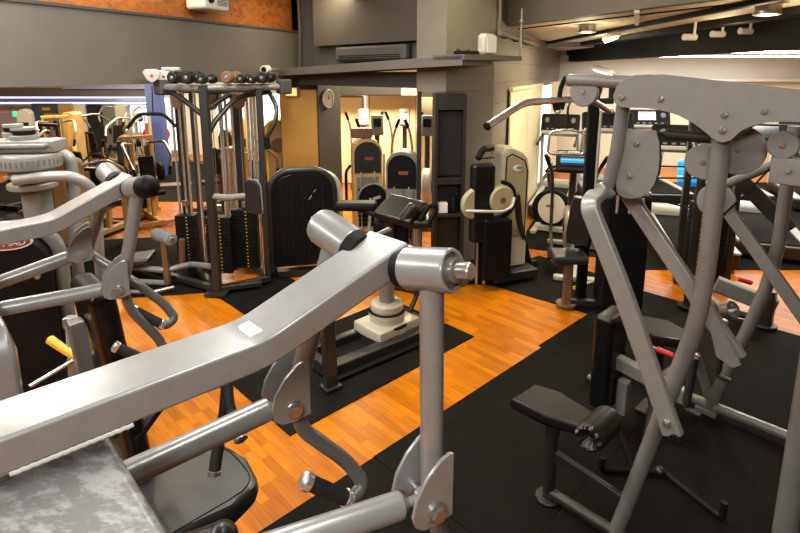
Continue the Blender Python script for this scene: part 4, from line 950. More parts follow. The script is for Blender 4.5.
# ------------------------------------------------------------------ cable tower (multi station)
G = thing('cable_tower', 'tall dark multi station cable tower with many guide rods and angled braces', 'gym machine', (-1.7036, 4.95, 0))
fp = P3(-1.7036, 4.663, 0)
def post(mbx, px, py, Yd, z1=1.9, w=.07, z0=.03, rnd=False):
    p = Vector(at(px, py, Yd))
    if rnd: mbx.tube([Vector((p.x, p.y, z0)), Vector((p.x, p.y, z1))], w / 2, 0, 16)
    else: mbx.beam([Vector((p.x, p.y, z0)), Vector((p.x, p.y, z1))], w, w * .8, X)
    return p
mb = MB(); mb.beam([fp + Z * .02, fp + Z * 1.925], .075, .075, X); mb.box(fp + Z * .018, (.2, .16, .03), bev=.004); wp('front_post', mb, 'charcoal', G)
tl = Vector((-2.1837, 4.95, 1.8676)); tr = Vector((-1.1104, 5.15, 1.898)); tl.z = tr.z = 1.90
mb = MB(); mb.tube([tl, Vector((fp.x, fp.y, 1.90)), tr], .032, .05, 16); wp('top_bar', mb, 'silver_dark', G, 'lighter grey top bar')
for e, d_ in ((tl, (tl - fp)), (tr, (tr - fp))):
    d_ = Vector((d_.x, d_.y, 0)).normalized(); mb = MB(); mb.box(e, (.12, .12, .14), (d_, Z.cross(d_), Z), .02, 3)
    wp('end_block', mb, 'wall_dark', G, 'dark end block')
for pts in ([(-1.7147, 4.68, 1.6515), (-1.9904, 4.85, 1.8176), (-2.081, 4.9, 1.8514)], [(-1.707, 4.67, 1.4583), (-1.6555, 4.7, 1.588), (-1.5143, 4.95, 1.8128), (-1.2345, 5.1, 1.8526)], [(-1.6906, 4.7, 1.7201), (-1.6614, 5, 1.7919), (-1.649, 5.4, 1.841)]):
    mb = MB(); mb.tube(pts, .024, .12, 14); wp('brace', mb, 'charcoal', G)
mb = MB(); mb.tube([(-1.244, 5.1, 1.8526), (-1.1513, 5, 1.7177), (-1.1549, 4.95, 1.5914), (-1.2563, 4.95, 1.4228), (-1.2514, 4.95, 1.3282)], .022, .1, 14); chn = wp('chin_handle', mb, 'charcoal', G, 'curved grab handle')
mb = MB(); mb.cyl((-1.2553, 4.95, 1.4416), (-1.242, 4.95, 1.3282), .03); wp('grip', mb, 'black', chn)
mb = MB(); lp = post(mb, 182, 150, 5.35, 1.86, .07); l2 = post(mb, 196, 150, 5.2, 1.86, .055); wp('rear_post', mb, 'charcoal', G)
mb = MB(); cp = post(mb, 239, 150, 5.5, 1.86, .10); wp('centre_post', mb, 'charcoal', G)
mb = MB(); rpp = post(mb, 262, 150, 4.93, 1.88, .06); wp('side_post', mb, 'charcoal', G)
# rear top frame
mb = MB(); q = [Vector((p.x, p.y, 1.86)) for p in (lp, cp, rpp)]
mb.beam([q[0], q[1]], .06, .06); mb.beam([q[1], q[2]], .06, .06); mb.beam([Vector((fp.x, fp.y, 1.87)), q[1]], .06, .06); wp('top_frame', mb, 'charcoal', G)
# stacks with guide rods
stk = []
for (px, Yd, wd, n_) in ((190, 5.25, .2, 15), (222, 5.05, .24, 16), (248, 5.2, .26, 17)):
    c = Vector(at(px, 260, Yd)); c.z = 0; stk.append(c)
    mb = MB()
    for k in range(n_): mb.box(c + Z * (.09 + .036 * k), (wd, .12, .032), bev=.004)
    ws = wp('weight_stack', mb, 'black', G)
    mb = MB()
    for k in range(n_): mb.box(c + Z * (.09 + .036 * k) + P3(.02, -.061, 0), (.012, .004, .008), bev=.001)
    wp('number_plate', mb, 'yellow', ws, 'small yellow numbers')
    for s_ in (-1, 1):
        mb = MB(); mb.tube([c + X * wd * .3 * s_ + Z * .05, c + X * wd * .3 * s_ + Z * 1.84], .012, 0, 10); wp('guide_rod', mb, 'chrome', G)
    mb = MB(); mb.cyl(c + Z * .7, c + Z * .76, .03); mb.tube([c + Z * .7, c + Z * 1.86], .004, 0, 6); wp('cable', mb, 'steel', G)
    mb = MB(); mb.box(c + Z * 1.80, (wd * .5, .05, .09), bev=.01); mb.cyl(c + Z * 1.74 - Y * .02, c + Z * 1.74 + Y * .02, .055); wp('pulley', mb, 'brown', G, 'brown pulley block')
for px, Yd in ((186, 5.3), (201, 5.15), (212, 5.35), (227, 5.3), (231, 5.45), (256, 5.35), (259, 5.1)):
    p = Vector(at(px, 200, Yd)); mb = MB(); mb.tube([Vector((p.x, p.y, .08)), Vector((p.x, p.y, 1.85))], .013, 0, 10); wp('guide_rod', mb, 'chrome', G)
mb = MB()
for a, b in ((fp, lp), (fp, rpp), (lp, cp), (cp, rpp)):
    mb.beam([Vector((a.x, a.y, .045)), Vector((b.x, b.y, .045))], .06, .06)
mb.beam([Vector((-2.9284, 5.3602, 0)) + Z * .05, fp + Z * .05], .06, .05); mb.beam([fp + Z * .05, Vector((-1.3275, 4.803, 0)) + Z * .05], .05, .05)
wp('base_frame', mb, 'charcoal', G)
# padded arm at the front right
mb = MB(); mb.tube([Vector((fp.x, fp.y, (-1.662, 4.67, 0.9405)[2])), (-1.5314, 4.6, 0.9388), (-1.3553, 4.55, 0.969), (-1.3025, 4.55, 0.969)], .028, .06, 14); wp('pad_arm', mb, 'silver_dark', G)
pc = Vector((-1.2712, 4.5, 0.9719)); px_ = P3(.86, -.5, 0).normalized(); pn_ = Z.cross(px_)
mb = MB(); mb.plate([(-.085, -.14), (.085, -.14), (.095, -.10), (.085, .10), (.05, .15), (-.05, .15), (-.085, .10), (-.095, -.10)], pc, px_, Z, .06, .018); pp = wp('back_pad', mb, 'vinyl_grey', G, 'dark back pad with pale rim')
mb = MB(); mb.tube([pc - pn_ * .0 + px_ * x * 1.02 + Z * y * 1.02 for x, y in [(-.085, -.14), (.085, -.14), (.095, -.10), (.085, .10), (.05, .15), (-.05, .15), (-.085, .10), (-.095, -.10), (-.085, -.14)]], .007, 0, 8); wp('pad_rim', mb, 'silver_dark', pp)
# pale pulley housings on the upper left corner
for k, (px, py, m_) in enumerate(((152, 77, 'pale'), (164, 78, 'white'))):
    c = Vector(at(px, py, 4.85 + .1 * k)); d1_ = P3(.93, .36, 0); 
    mb = MB(); mb.plate([(-.075, .03), (-.05, .06), (.05, .06), (.075, .03), (.06, -.02), (.0, -.065), (-.045, -.035)], c, d1_, Z, .05, .012); hs = wp('pulley_housing', mb, m_, G, 'pale pulley housing')
    mb = MB(); n_ = d1_.cross(Z); n_ = n_ if n_.y < 0 else -n_; mb.cyl(c + n_ * .024, c + n_ * .03, .014); wp('axle', mb, 'red', hs)
c = Vector((-2.0704, 4.95, 2.0124)); mb = MB(); mb.beam([c + P3(-.1, 0, .055), c + P3(.06, 0, .055)], .05, .03); mb.beam([c + P3(0, 0, .05), Vector((c.x, c.y, 1.9))], .04, .04, X); wp('housing_bracket', mb, 'pale', G)
# lat bar on a cable at the left corner
t = thing('pulldown_bar', 'dark pulldown bar with sloping ends hanging left of cable tower', 'pull bar', (-2.2366, 4.95, 1.6841))
c = Vector((-2.2522, 4.86, 1.6726))
mb = MB(); mb.tube([c + P3(-.24, -.02, -.13), c + P3(-.13, 0, .0), c + P3(.10, 0, .0), c + P3(.19, .02, -.12)], .016, .05, 12); wp('bar', mb, 'black', t)
mb = MB(); mb.tube([c, Vector((-2.2387, 4.86, 1.9244))], .005, 0, 8); wp('cable', mb, 'black', t)
# round weights lying along the top of the tower
def dumbbell(c, d_, r, ln, label, m_='vinyl'):
    t = thing('dumbbell', label, 'dumbbell', c - Z * r, 0, 'dumbbells on top of the cable tower'); d_ = d_.normalized()
    for s_ in (-1, 1):
        h_ = c + d_ * s_ * ln / 2
        mb = MB(); mb.lathe([(0, -.045), (r * .75, -.045), (r, -.025), (r, .025), (r * .75, .045), (0, .045)], h_, d_, 26); hd = wp('head', mb, m_, t)
        mb = MB(); mb.cyl(h_ + d_ * s_ * .043, h_ + d_ * s_ * .05, r * .28); wp('end_disc', mb, 'steel', hd)
    mb = MB(); mb.cyl(c - d_ * ln / 2, c + d_ * ln / 2, .016); wp('bar', mb, 'chrome', t)
zt = 1.9325
for k, (px, Yd, r, ang, lb) in enumerate(((180, 4.84, .055, 1.45, 'round dark dumbbell on tower top, leftmost, next to pale pulley housings'), (194, 4.76, .056, 1.45, 'largest round dark dumbbell on tower top, above front post'), (208, 4.755, .042, 1.45, 'smaller dark dumbbell on tower top, just right of the largest'),
        (232.5, 4.86, .056, 1.45, 'pale-ended dumbbell on tower top, first right of the gap'), (246, 4.92, .042, 1.45, 'dark dumbbell on tower top, right after the pale-ended one'), (256.5, 4.97, .037, 1.45, 'small dark dumbbell on tower top, second from right end'), (267, 5.05, .052, 1.45, 'round dark dumbbell on right end of tower top'))):
    p = Vector(at(px, 85, Yd)); p.z = zt + r + .013
    dumbbell(p, P3(math.cos(ang), math.sin(ang), 0), r, .18, lb, 'brown' if k == 3 else 'vinyl')

# low bench in front of the tower's left side: roller, seat and base
Bn = thing('low_pulley_bench', 'low bench with grey foam roller beside the cable tower', 'bench', Vector((-2.5827, 5.302, 0)))
ra_, rb_ = Vector((-2.3696, 4.95, 0.4949)), Vector((-2.1296, 4.75, 0.4994))
for k, (a, b) in enumerate(((ra_, ra_ + (rb_ - ra_) * .46), (ra_ + (rb_ - ra_) * .54, rb_))):
    mb = MB(); mb.cyl(a, b, .062, seg=24, bev=.015); fr_ = wp('foam_roller', mb, 'foam', Bn, 'grey foam roller')
mb = MB(); mb.cyl(rb_ - (rb_ - ra_) * .02, rb_ + (rb_ - ra_).normalized() * .012, .03); mb.cyl(ra_, rb_, .016); wp('roller_axle', mb, 'steel', Bn)
rm = (ra_ + rb_) / 2
mb = MB(); mb.beam([Vector((rm.x, rm.y, .03)), rm], .055, .055, X); mb.beam([Vector((-2.1655, 5, 0.1377))+ Z*0, Vector((-2.1425, 5, 0.428))], .05, .05, X); wp('roller_post', mb, 'brown', Bn, 'brown roller post')
sa = Vector((-2.7195, 4.9, 0.2375)); sb_ = Vector((-2.4491, 4.95, 0.2602))
mb = MB(); mb.pad((sa + sb_) / 2, ((sb_ - sa).length + .05, .30, .06), ((sb_ - sa).normalized(), Z.cross((sb_ - sa).normalized()), Z), .022); wp('seat', mb, 'vinyl_grey', Bn, 'dark flat seat')
mb = MB(); mb.tube([Vector((sa.x, sa.y, sa.z - .05)), Vector((rm.x, rm.y, sa.z - .08)), Vector((-2.0836, 5, 0.1691)), Vector((-1.7441, 4.72, 0.2448))], .03, .08); mb.tube([Vector((sa.x, sa.y, sa.z - .04)), Vector((sa.x, sa.y, .03))], .03); mb.tube([Vector((sa.x, sa.y, .03)), Vector((rm.x, rm.y, .03))], .028)
wp('frame', mb, 'silver_dark', Bn)
mb = MB(); mb.tube([Vector((rm.x - .35, rm.y - .2, .03)), Vector((rm.x - .05, rm.y - .22, .03)), Vector((rm.x + .1, rm.y - .1, .03))], .02); wp('foot_bar', mb, 'steel', Bn)

# ------------------------------------------------------------------ big black-backed machine right of the tower
K = thing('black_backed_machine', 'machine with glossy black rounded back cover and grey rim, left of clock column', 'gym machine', Vector((-1.0132, 5.0807, 0)))
ko = Vector((-0.9768, 5.1616, 0)); kx = P3(.80, -.42, 0).normalized(); kx = P3(.97, .24, 0).normalized(); kn = kx.cross(Z); kn = kn if kn.y < 0 else -kn
def arch(w, z0, z1, r, n=8):
    o_ = [(-w, z0), (w, z0)]
    for k in range(n + 1): a = PI / 2 * k / n; o_.append((w - r + r * math.cos(a), z1 - r + r * math.sin(a)))
    for k in range(n + 1): a = PI / 2 + PI / 2 * k / n; o_.append((-w + r + r * math.cos(a), z1 - r + r * math.sin(a)))
    return o_
mb = MB(); mb.plate(arch(.295, .12, 1.06, .2), ko + kn * .02, kx, Z, .10, .012); cv = wp('back_cover', mb, 'black_gloss', K, 'glossy black back cover')
mb = MB(); mb.tube([ko + kx * x + Z * y for x, y in arch(.315, .05, 1.085, .215)[1:] + [(-.315, .05)]], .036, 0, 14); wp('rim', mb, 'charcoal', K, 'pewter rim tube')
mb = MB(); mb.plate(arch(.30, .10, 1.05, .22), ko - kn * .16 + kx * .12, kx, Z, .14, .03); wp('shell', mb, 'cream', K, 'cream rear shell')
mb = MB()
for k in range(-2, 3): mb.bar(ko + kn * .075 + kx * .1 * k + Z * .2, ko + kn * .075 + kx * .1 * k + Z * .95, .02, .012, kx)
for q in ((.02, .82), (-.12, .70), (.14, .78), (.1, .5), (-.05, .45)): mb.bolt(ko + kn * .075 + kx * q[0] + Z * q[1], kn, .008)
wp('cover_rib', mb, 'black', cv)
mb = MB(); q = ko + kn * .073; mb.bar(q + kx * .06 + Z * .80, q + kx * .13 + Z * .90, .01, .004, kn); wp('sticker', mb, 'pale', cv, 'small pale sticker')
mb = MB(); mb.bar(ko - kx * .26 + Z * .035, ko + kx * .34 + Z * .035, .1, .06); mb.bar(ko + kx * .3 + Z * .035, ko + kx * .3 - kn * .6 + Z * .035, .07, .06); mb.bar(ko - kx * .3 + Z * .035, ko - kx * .3 - kn * .6 + Z * .035, .07, .06); wp('base', mb, 'charcoal', K)
mb = MB(); mb.beam([ko + kx * .0 - kn * .3 + Z * .05, ko - kn * .3 + Z * 1.0], .1, .1, kx); wp('column', mb, 'charcoal', K)

# ------------------------------------------------------------------ two arched stack covers behind the turntable machine
def arched_tower(px, py, Yd, w, z1, side_m, face_m, yaw, label, seat=True):
    p = Vector(at(px, py, Yd)); p.z = 0
    t = thing('arched_stack_machine', label, 'gym machine', p, yaw)
    mb = MB(); mb.plate(arch(w, .04, z1, w * .92, 10), (0, .0, 0), X, Z, .30, .02); part('shell', mb, side_m, t, label=None)
    a_ = [(x, y) for x, y in arch(w * .88, z1 - .42, z1 - .035, w * .82, 10)]
    mb = MB(); mb.plate(a_, (0, -.155, 0), X, Z, .03, .006); hd = part('head_cover', mb, face_m, t, label='dark arched head panel')
    mb = MB(); mb.box((.02, -.173, z1 - .24), (.11, .008, .038), bev=.002); part('badge', mb, 'red_badge', hd, label='small red badge')
    mb = MB(); mb.box((.0, -.153, z1 - .72), (w * 1.5, .012, .5), bev=.004); gl = part('stack_window', mb, 'column', t)
    mb = MB()
    for k in range(9): mb.box((.0, -.162, .16 + .055 * k), (w * 1.3, .02, .045), bev=.003)
    part('weight_stack', mb, 'black', t)
    for s_ in (-1, 1):
        mb = MB(); mb.tube([(s_ * w * .45, -.165, .1), (s_ * w * .45, -.165, z1 - .4)], .011, 0, 10); part('guide_rod', mb, 'chrome', t)
    mb = MB(); mb.box((0, -.22, .03), (w * 1.6, .62, .06), bev=.01); part('base', mb, 'charcoal', t)
    return t
t1_ = arched_tower(367, 200, 6.6, .185, 1.235, 'tan', 'charcoal', .15, 'tan-sided arched stack cover with red badge, left of the pair')
mb = MB(); mb.tube([(-.21, -.1, .9), (-.27, -.2, .85), (-.27, -.2, .4), (-.2, -.1, .35)], .018, .05); part('side_handle', mb, 'black', t1_)
mb = MB(); mb.tube([(.2, -.18, .04), (.2, -.18, 1.05)], .014, 0); part('edge_tube', mb, 'chrome', t1_)
mb = MB(); mb.cyl((.05, -.30, .52), (.05, -.26, .52), .17, seg=32); dsc = part('cam_disc', mb, 'black', t1_)
mb = MB(); mb.tube([(.05, -.28, .52 + .0)] + [(.05 + .18 * math.cos(a), -.28, .52 + .18 * math.sin(a)) for a in [2 * PI * k / 28 for k in range(29)]][1:], .012, 0, 8); part('disc_rim', mb, 'silver_dark', dsc)
mb = MB(); mb.tube([(.02, -.3, .52), (.0, -.42, .4), (-.02, -.45, .15), (.1, -.45, .08)], .02, .06); mb.bar((.05, -.31, .52), (.14, -.33, .55), .05, .03); part('crank_arm', mb, 'pale', t1_, label='pale crank arm')
mb = MB(); mb.box((-.06, -.05, 1.30), (.26, .1, .13), bev=.02); part('top_box', mb, 'brown', t1_, label='brown box on top')
t2_ = arched_tower(403, 210, 6.1, .185, 1.15, 'silver_dark', 'black', -.1, 'grey-sided arched stack cover with black head, right of the pair')
mb = MB(); mb.box((-.05, -.17, .62), (.14, .012, .2), bev=.004); mb.box((.08, -.17, .62), (.1, .012, .2), bev=.004); part('instruction_panel', mb, 'plate_grey', t2_)

# ------------------------------------------------------------------ turntable machine on the sharp-cornered mat
q0_ = Vector((-0.4427, 3.1732, 0)); 
Tn = thing('torso_turntable_machine', 'seated turntable machine with cream round base on black mat', 'gym machine', Vector((-0.1502, 3.6616, 0)))
tc = Vector((-0.102, 3.8448, 0))
mb = MB()
mb.lathe([(0, .0), (.17, 0), (.17, .05), (.155, .06), (.155, .065), (.135, .07), (.135, .11), (.14, .115), (.14, .15), (.12, .155), (.12, .17), (.128, .175), (.128, .215), (.11, .23), (0, .23)], tc + Z * .075, Z, 36); wp('turntable', mb, 'cream', Tn, 'cream stepped turntable')
mb = MB(); mb.box(tc + Z * .11, (.42, .32, .09), (U1, U2, Z), .02); wp('plinth', mb, 'cream', Tn, 'cream plinth')
mb = MB(); mb.cyl(tc + Z * .13, tc + Z * .15, .172, seg=36); mb.cyl(tc + Z * .225, tc + Z * .235, .142, seg=36); wp('dark_ring', mb, 'black', Tn)
fa_ = Vector((-0.4776, 3.2899, 0)); fb_ = Vector((0.254, 3.8932, 0))
mb = MB(); d_ = (fb_ - fa_).normalized(); e_ = Z.cross(d_)
mb.beam([fa_ + Z * .05 , fb_ + Z * .05], .10, .08); mb.beam([fa_ + e_ * .30 + Z * .05, fb_ + e_ * .30 + Z * .05], .07, .07)
mb.beam([fa_ + Z * .05, fa_ + e_ * .32 + Z * .05], .07, .07); mb.beam([(fa_ + fb_) / 2 + Z * .05, (fa_ + fb_) / 2 + e_ * .32 + Z * .05], .07, .07); mb.beam([fb_ + Z * .05 - e_ * .05, fb_ + e_ * .36 + Z * .05], .07, .07)
wp('base_frame', mb, 'charcoal', Tn, 'dark rectangular base frame')
mb = MB(); mb.box((fa_ + fb_) / 2 + Z * .016 + e_ * .15, ((fb_ - fa_).length + .1, .5, .02), (d_, e_, Z), .004); wp('skid_plate', mb, 'black', Tn)
pq = Vector((-0.453, 3.1507, 0)); mb = MB(); mb.beam([pq + Z * .015, pq + Z * .86 + P3(-.03, .06, 0)], .05, .09, e_); mb.box(pq + Z * .018, (.12, .1, .02), (d_, e_, Z), .004); wp('front_post', mb, 'charcoal', Tn, 'dark upright post')
mb = MB(); mb.tube([pq + Z * .84 + P3(-.03, .06, 0), pq + Z * .9 + d_ * .12, tc + Z * .86 + d_ * .02], .03, .08); wp('bridge', mb, 'charcoal', Tn)
mb = MB(); mb.tube([tc + Z * .28, tc + Z * .66], .06, 0, 20); wp('seat_column', mb, 'silver_dark', Tn)
mb = MB(); mb.pad(tc + Z * .69 + e_ * .02, (.40, .34, .09), (d_, e_, Z)); wp('seat', mb, 'vinyl', Tn, 'black seat')
mb = MB(); a = Vector((0.2765, 3.9, 1.3153)); mb.tube([tc + d_ * .2 + Z * .1, tc + d_ * .34 + Z * .3, tc + d_ * .30 + Z * .62], .02, .1); wp('foot_tube', mb, 'charcoal', Tn)

# ------------------------------------------------------------------ padded curl machine behind the turntable
CMX = P3(-.075, -.02, 0)
Cm = thing('padded_curl_machine', 'black padded curl machine with tilted bolster pads, between arched covers and centre column', 'gym machine', Vector((0.1648, 5.542, 0)))
cb_ = Vector((0.1977, 5.542, 0)); 
a = (Vector((-0.0954, 4.92, 0.8125)) + CMX); b = (Vector((0.2562, 4.7, 0.7736)) + CMX); d_ = (b - a).normalized()
mb = MB(); mb.pad((a + b) / 2 + Z * -.02, ((b - a).length, .34, .10), (d_, (Z.cross(d_) + Z * .4).normalized(), d_.cross((Z.cross(d_) + Z * .4).normalized())), .035); wp('elbow_pad', mb, 'vinyl', Cm, 'broad tilted elbow pad')
a = (Vector((0.1001, 4.66, 0.7093)) + CMX); b = (Vector((0.217, 4.66, 0.8593)) + CMX); mb = MB(); mb.cyl(a, b, .062, seg=24, bev=.02); wp('bolster', mb, 'vinyl', Cm, 'black bolster pad')
a = (Vector((0.3162, 4.62, 0.6833)) + CMX); b = (Vector((0.4127, 4.62, 0.851)) + CMX); mb = MB(); mb.tube([a, a + P3(.05, 0, .08), b, b + P3(-.07, 0, .03), a + P3(-.06, 0, .05)], .022, .06); wp('loop_handle', mb, 'black', Cm)
mb = MB(); c = (Vector((0.2304, 4.72, 0.692)) + CMX); mb.pad(c + P3(0, 0, .0), (.26, .24, .08), (X, Y, Z)); wp('seat', mb, 'vinyl', Cm, 'small black seat')
mb = MB(); mb.cyl(Vector((c.x, c.y, .2)), Vector((c.x, c.y, c.z - .03)), .05); wp('seat_post', mb, 'steel', Cm)
mb = MB(); c2 = (Vector((-0.0283, 4.86, 0.8179)) + CMX); mb.beam([Vector((c2.x, c2.y, .03)), c2 - Z * .04], .10, .12, X); mb.beam([Vector((c2.x, c2.y, .05)), Vector((c.x, c.y, .05))], .09, .07); mb.beam([Vector((c.x, c.y, .02)), Vector((c.x, c.y, .3))], .10, .1, X)
mb.beam([Vector((c2.x - .35, c2.y - .02, .05)), Vector((c2.x + .3, c2.y + .02, .05))], .08, .07); wp('frame', mb, 'charcoal', Cm)
mb = MB(); mb.box(Vector((c2.x + .02, c2.y + .1, .36)), (.34, .24, .6), bev=.04, seg=3); wp('stack_cover', mb, 'black', Cm)
mb = MB(); p = (Vector((-0.3493, 5, 0.7724)) + CMX); mb.pad(Vector((p.x, p.y, p.z)), (.40, .18, .08), (X, Y, Z), .03); mb.tube([p - Z * .02, Vector((c2.x, c2.y, p.z - .1))], .03); wp('side_pad', mb, 'black', Cm)

# ------------------------------------------------------------------ cream shroud machine beside the column
m0_ = Vector((1.0132, 5.0807, 0))
S = thing('cream_shroud_machine', 'machine with cream shell, oval badge and tall black back pad beside grey column', 'gym machine', m0_)
sx_ = P3(.93, .36, 0).normalized(); sn = P3(.36, -.93, 0)
so = Vector((1.057, 5.15, 0.7957)); so.z = 0
out = [(-.16, .12), (.19, .12), (.19, 1.09), (.165, 1.22), (.10, 1.29), (-.02, 1.34), (-.10, 1.33), (-.135, 1.26)]
mb = MB(); mb.plate(out, so, sx_, Z, .26, .05); sh = wp('shell', mb, 'cream', S, 'cream moulded shell')
mb = MB(); mb.plate([(-.105, .45), (.135, .45), (.135, 1.09), (.105, 1.19), (-.03, 1.255), (-.08, 1.23)], so + sn * .128, sx_, Z, .02, .006); fpnl = wp('face_panel', mb, 'olive', sh, 'olive-tan face panel')
mb = MB(); ol = [(-.115, .45), (.145, .45), (.145, 1.10), (.11, 1.20), (-.03, 1.268), (-.09, 1.24)]; mb.tube([so + sn * .13 + sx_ * x + Z * y for x, y in ol + ol[:1]], .007, 0, 8); wp('panel_seam', mb, 'black', sh)
mb = MB(); bc = so + sn * .141 + sx_ * .03 + Z * 1.13; mb.plate(oval(.055, .03), bc, sx_, Z, .008, .002); bd_ = wp('badge', mb, 'white', sh, 'white and teal oval badge')
mb = MB(); mb.plate([(x + .018, y + .006) for x, y in oval(.034, .016)], bc + sn * .004, sx_, Z, .004, .001); wp('badge_mark', mb, 'teal', bd_)
mb = MB(); pc = Vector((0.7542, 4.75, 0.8931)); 
mb.pad(Vector((pc.x, pc.y, (0.7553, 4.75, 0.8553)[2])), (.235, .10, .74), (sx_, sn, Z), .035); bp_ = wp('back_pad', mb, 'vinyl', S, 'tall black ribbed back pad')
mb = MB()
for k in range(7): mb.box(Vector((pc.x, pc.y, 1.28 - .1 * k)) + sn * .049, (.185, .006, .012), (sx_, sn, Z), .002)
wp('pad_rib', mb, 'black', bp_)
mb = MB(); c = Vector((0.9294, 4.8, 0.881)); mb.cyl(c + sn * .05, c - sn * .02, .135, seg=36, bev=.02); dk = wp('cam_cover', mb, 'olive', S, 'round olive-tan cam cover')
mb = MB(); mb.tube([c + sn * .02 + sx_ * .145 * math.cos(a) + Z * .165 * math.sin(a) for a in [PI * (-.45 + .95 * k / 16) for k in range(17)]], .02, 0, 10); wp('cam_rim', mb, 'black', dk)
mb = MB(); mb.cyl(c + sn * .05, c + sn * .06, .03); wp('axle', mb, 'brown', dk)
mb = MB(); c3 = Vector((0.6802, 4.74, 0.8578)); mb.cyl(c3, c3 + sn * .06, .15, seg=30, bev=.02); wp('cam_cover', mb, 'olive', S, 'half-hidden round olive-tan cover')
mb = MB(); mb.tube([(0.5969, 4.65, 0.8059), (0.7517, 4.6, 0.8147), (0.9259, 4.62, 0.8046), (1.0267, 4.72, 0.825), (1.0592, 4.8, 0.8905)], .014, .05, 14); wp('handle_tube', mb, 'pale', S, 'pale bent handle tube')
mb = MB(); bs = Vector((0.8889, 5.0021, 0)); mb.box(Vector((so.x, so.y, .07)), (.5, .5, .1), (sx_, sn, Z), .02); mb.beam([Vector((0.6727, 4.9509, 0)) + Z * .04, Vector((1.2719, 5.4801, 0)) + Z * .04], .06, .06); mb.beam([Vector((1.2719, 5.4801, 0)) + Z * .04, Vector((1.4483, 5.3602, 0)) + Z * .04], .06, .06); wp('base_frame', mb, 'charcoal', S)
mb = MB(); mb.box(Vector((pc.x + .13, pc.y + .08, .40)), (.30, .2, .58), (sx_, sn, Z), .02); wp('stack_cover', mb, 'black', S)
mb = MB()
for k in (-1, 1): mb.tube([Vector((pc.x + .035 * k, pc.y - .03, .08)), Vector((pc.x + .035 * k, pc.y - .03, .7))], .014, 0, 10)
wp('guide_rod', mb, 'steel', S)
mb = MB(); a = Vector((1.1197, 4.95, 0.8838)); b = Vector((1.15, 4.95, 0.6258)); e = Vector((1.3737, 5.3602, 0)); mb.beam([a, b, e + Z * .04], .05, .05, sx_); wp('side_strut', mb, 'charcoal', S)
mb = MB(); a = Vector((0.7744, 4.85, 1.3427)); mb.tube([Vector((0.7143, 4.8, 1.2576)), Vector((0.7652, 4.85, 1.3427)), Vector((0.8741, 5, 1.3305))], .03, .05); wp('pad_bracket', mb, 'black', S)

# ------------------------------------------------------------------ small pulldown station with brown seat
F_ = thing('pulldown_station', 'tall black pulldown station with small brown-black seat on the mat', 'gym machine', Vector((1.6526, 4.3045, 0)))
fs = Vector((1.4746, 4.4046, 0)); ft = Vector((1.8986, 4.35, 0.091)); ft.z = 0; fd = (ft - fs).normalized(); fe = Z.cross(fd)
mb = MB(); mb.beam([fs + Z * .02, fs + Z * .43], .075, .075, fe); mb.cyl(fs + Z * .013, fs + Z * .035, .09, seg=28); wp('seat_post', mb, 'brown', F_, 'brown seat post')
s_c = Vector((1.4499, 4.42, 0.4886)); s_c.z = .46
mb = MB(); mb.pad(s_c + fd * .02, (.30, .27, .07), (fd, fe, Z), .025); wp('seat', mb, 'vinyl_grey', F_, 'small rounded seat')
k_ = Vector((1.5814, 4.5, 0.7553)); 
mb = MB(); mb.plate([(-.10, -.22), (.10, -.22), (.115, -.14), (.09, .12), (.06, .22), (-.06, .22), (-.09, .12), (-.115, -.14)], Vector((k_.x, k_.y, k_.z)), P3(.75, -.6, 0), Z, .09, .03); wp('back_pad', mb, 'vinyl', F_, 'shaped black back pad')
mb = MB(); pst = Vector((1.6492, 4.55, 0.3859)); mb.beam([Vector((pst.x, pst.y, .02)), Vector((pst.x, pst.y, 1.93))], .085, .085, fe); wp('main_post', mb, 'black', F_, 'tall black main post')
mb = MB(); mb.tube([Vector((pst.x + .05, pst.y - .04, .9)), Vector((pst.x + .05, pst.y - .04, 1.72))], .012, 0, 10); wp('guide_stripe', mb, 'pale', F_, 'pale vertical rod')
mb = MB(); tp = Vector((pst.x, pst.y, 1.80)); mb.box(tp, (.30, .12, .05), (fd, fe, Z), .01); mb.box(tp + Z * .17, (.36, .1, .04), (fd, fe, Z), .01)
for k in (-1, 1): mb.beam([tp + fd * .14 * k, tp + fd * .14 * k + Z * .17], .03, .05, fe)
wp('pulley_frame', mb, 'charcoal', F_)
mb = MB(); mb.cyl(tp + Z * .09 - fe * .02, tp + Z * .09 + fe * .02, .06); wp('pulley', mb, 'steel', F_)
mb = MB(); mb.box(ft + Z * .54, (.36, .26, 1.0), (fd, fe, Z), .03, 3); tw = wp('stack_cover', mb, 'black', F_, 'black weight stack cover')
mb = MB(); mb.box(ft + Z * 1.30, (.26, .18, .5), (fd, fe, Z), .02); wp('rear_mast', mb, 'black', F_)
for k in (-1, 0, 1):
    mb = MB(); mb.tube([ft + fd * .1 * k - fe * .14 * (1 if fe.y > 0 else -1) + Z * .9, ft + fd * .1 * k - fe * .14 * (1 if fe.y > 0 else -1) + Z * 1.35], .012, 0, 10); wp('guide_rod', mb, 'chrome', F_)
mb = MB(); mb.beam([fs + Z * .045, ft + Z * .045], .06, .05, fe); mb.beam([ft - fe * .3 + Z * .045, ft + fe * .3 + Z * .045], .06, .06); wp('base_frame', mb, 'charcoal', F_)
mb = MB(); a = Vector((1.6287, 4.663, 0)) + Z * .05; mb.tube([a, a + P3(.2, .1, .03), a + P3(.45, .22, .05)], .012, .04, 10); ll = wp('pedal_lever', mb, 'chrome', F_); 
mb = MB(); mb.cyl(a + Z * .01, a + P3(.0, -.05, .03), .02, seg=14); wp('grip', mb, 'yellow', ll, 'yellow lever tip')
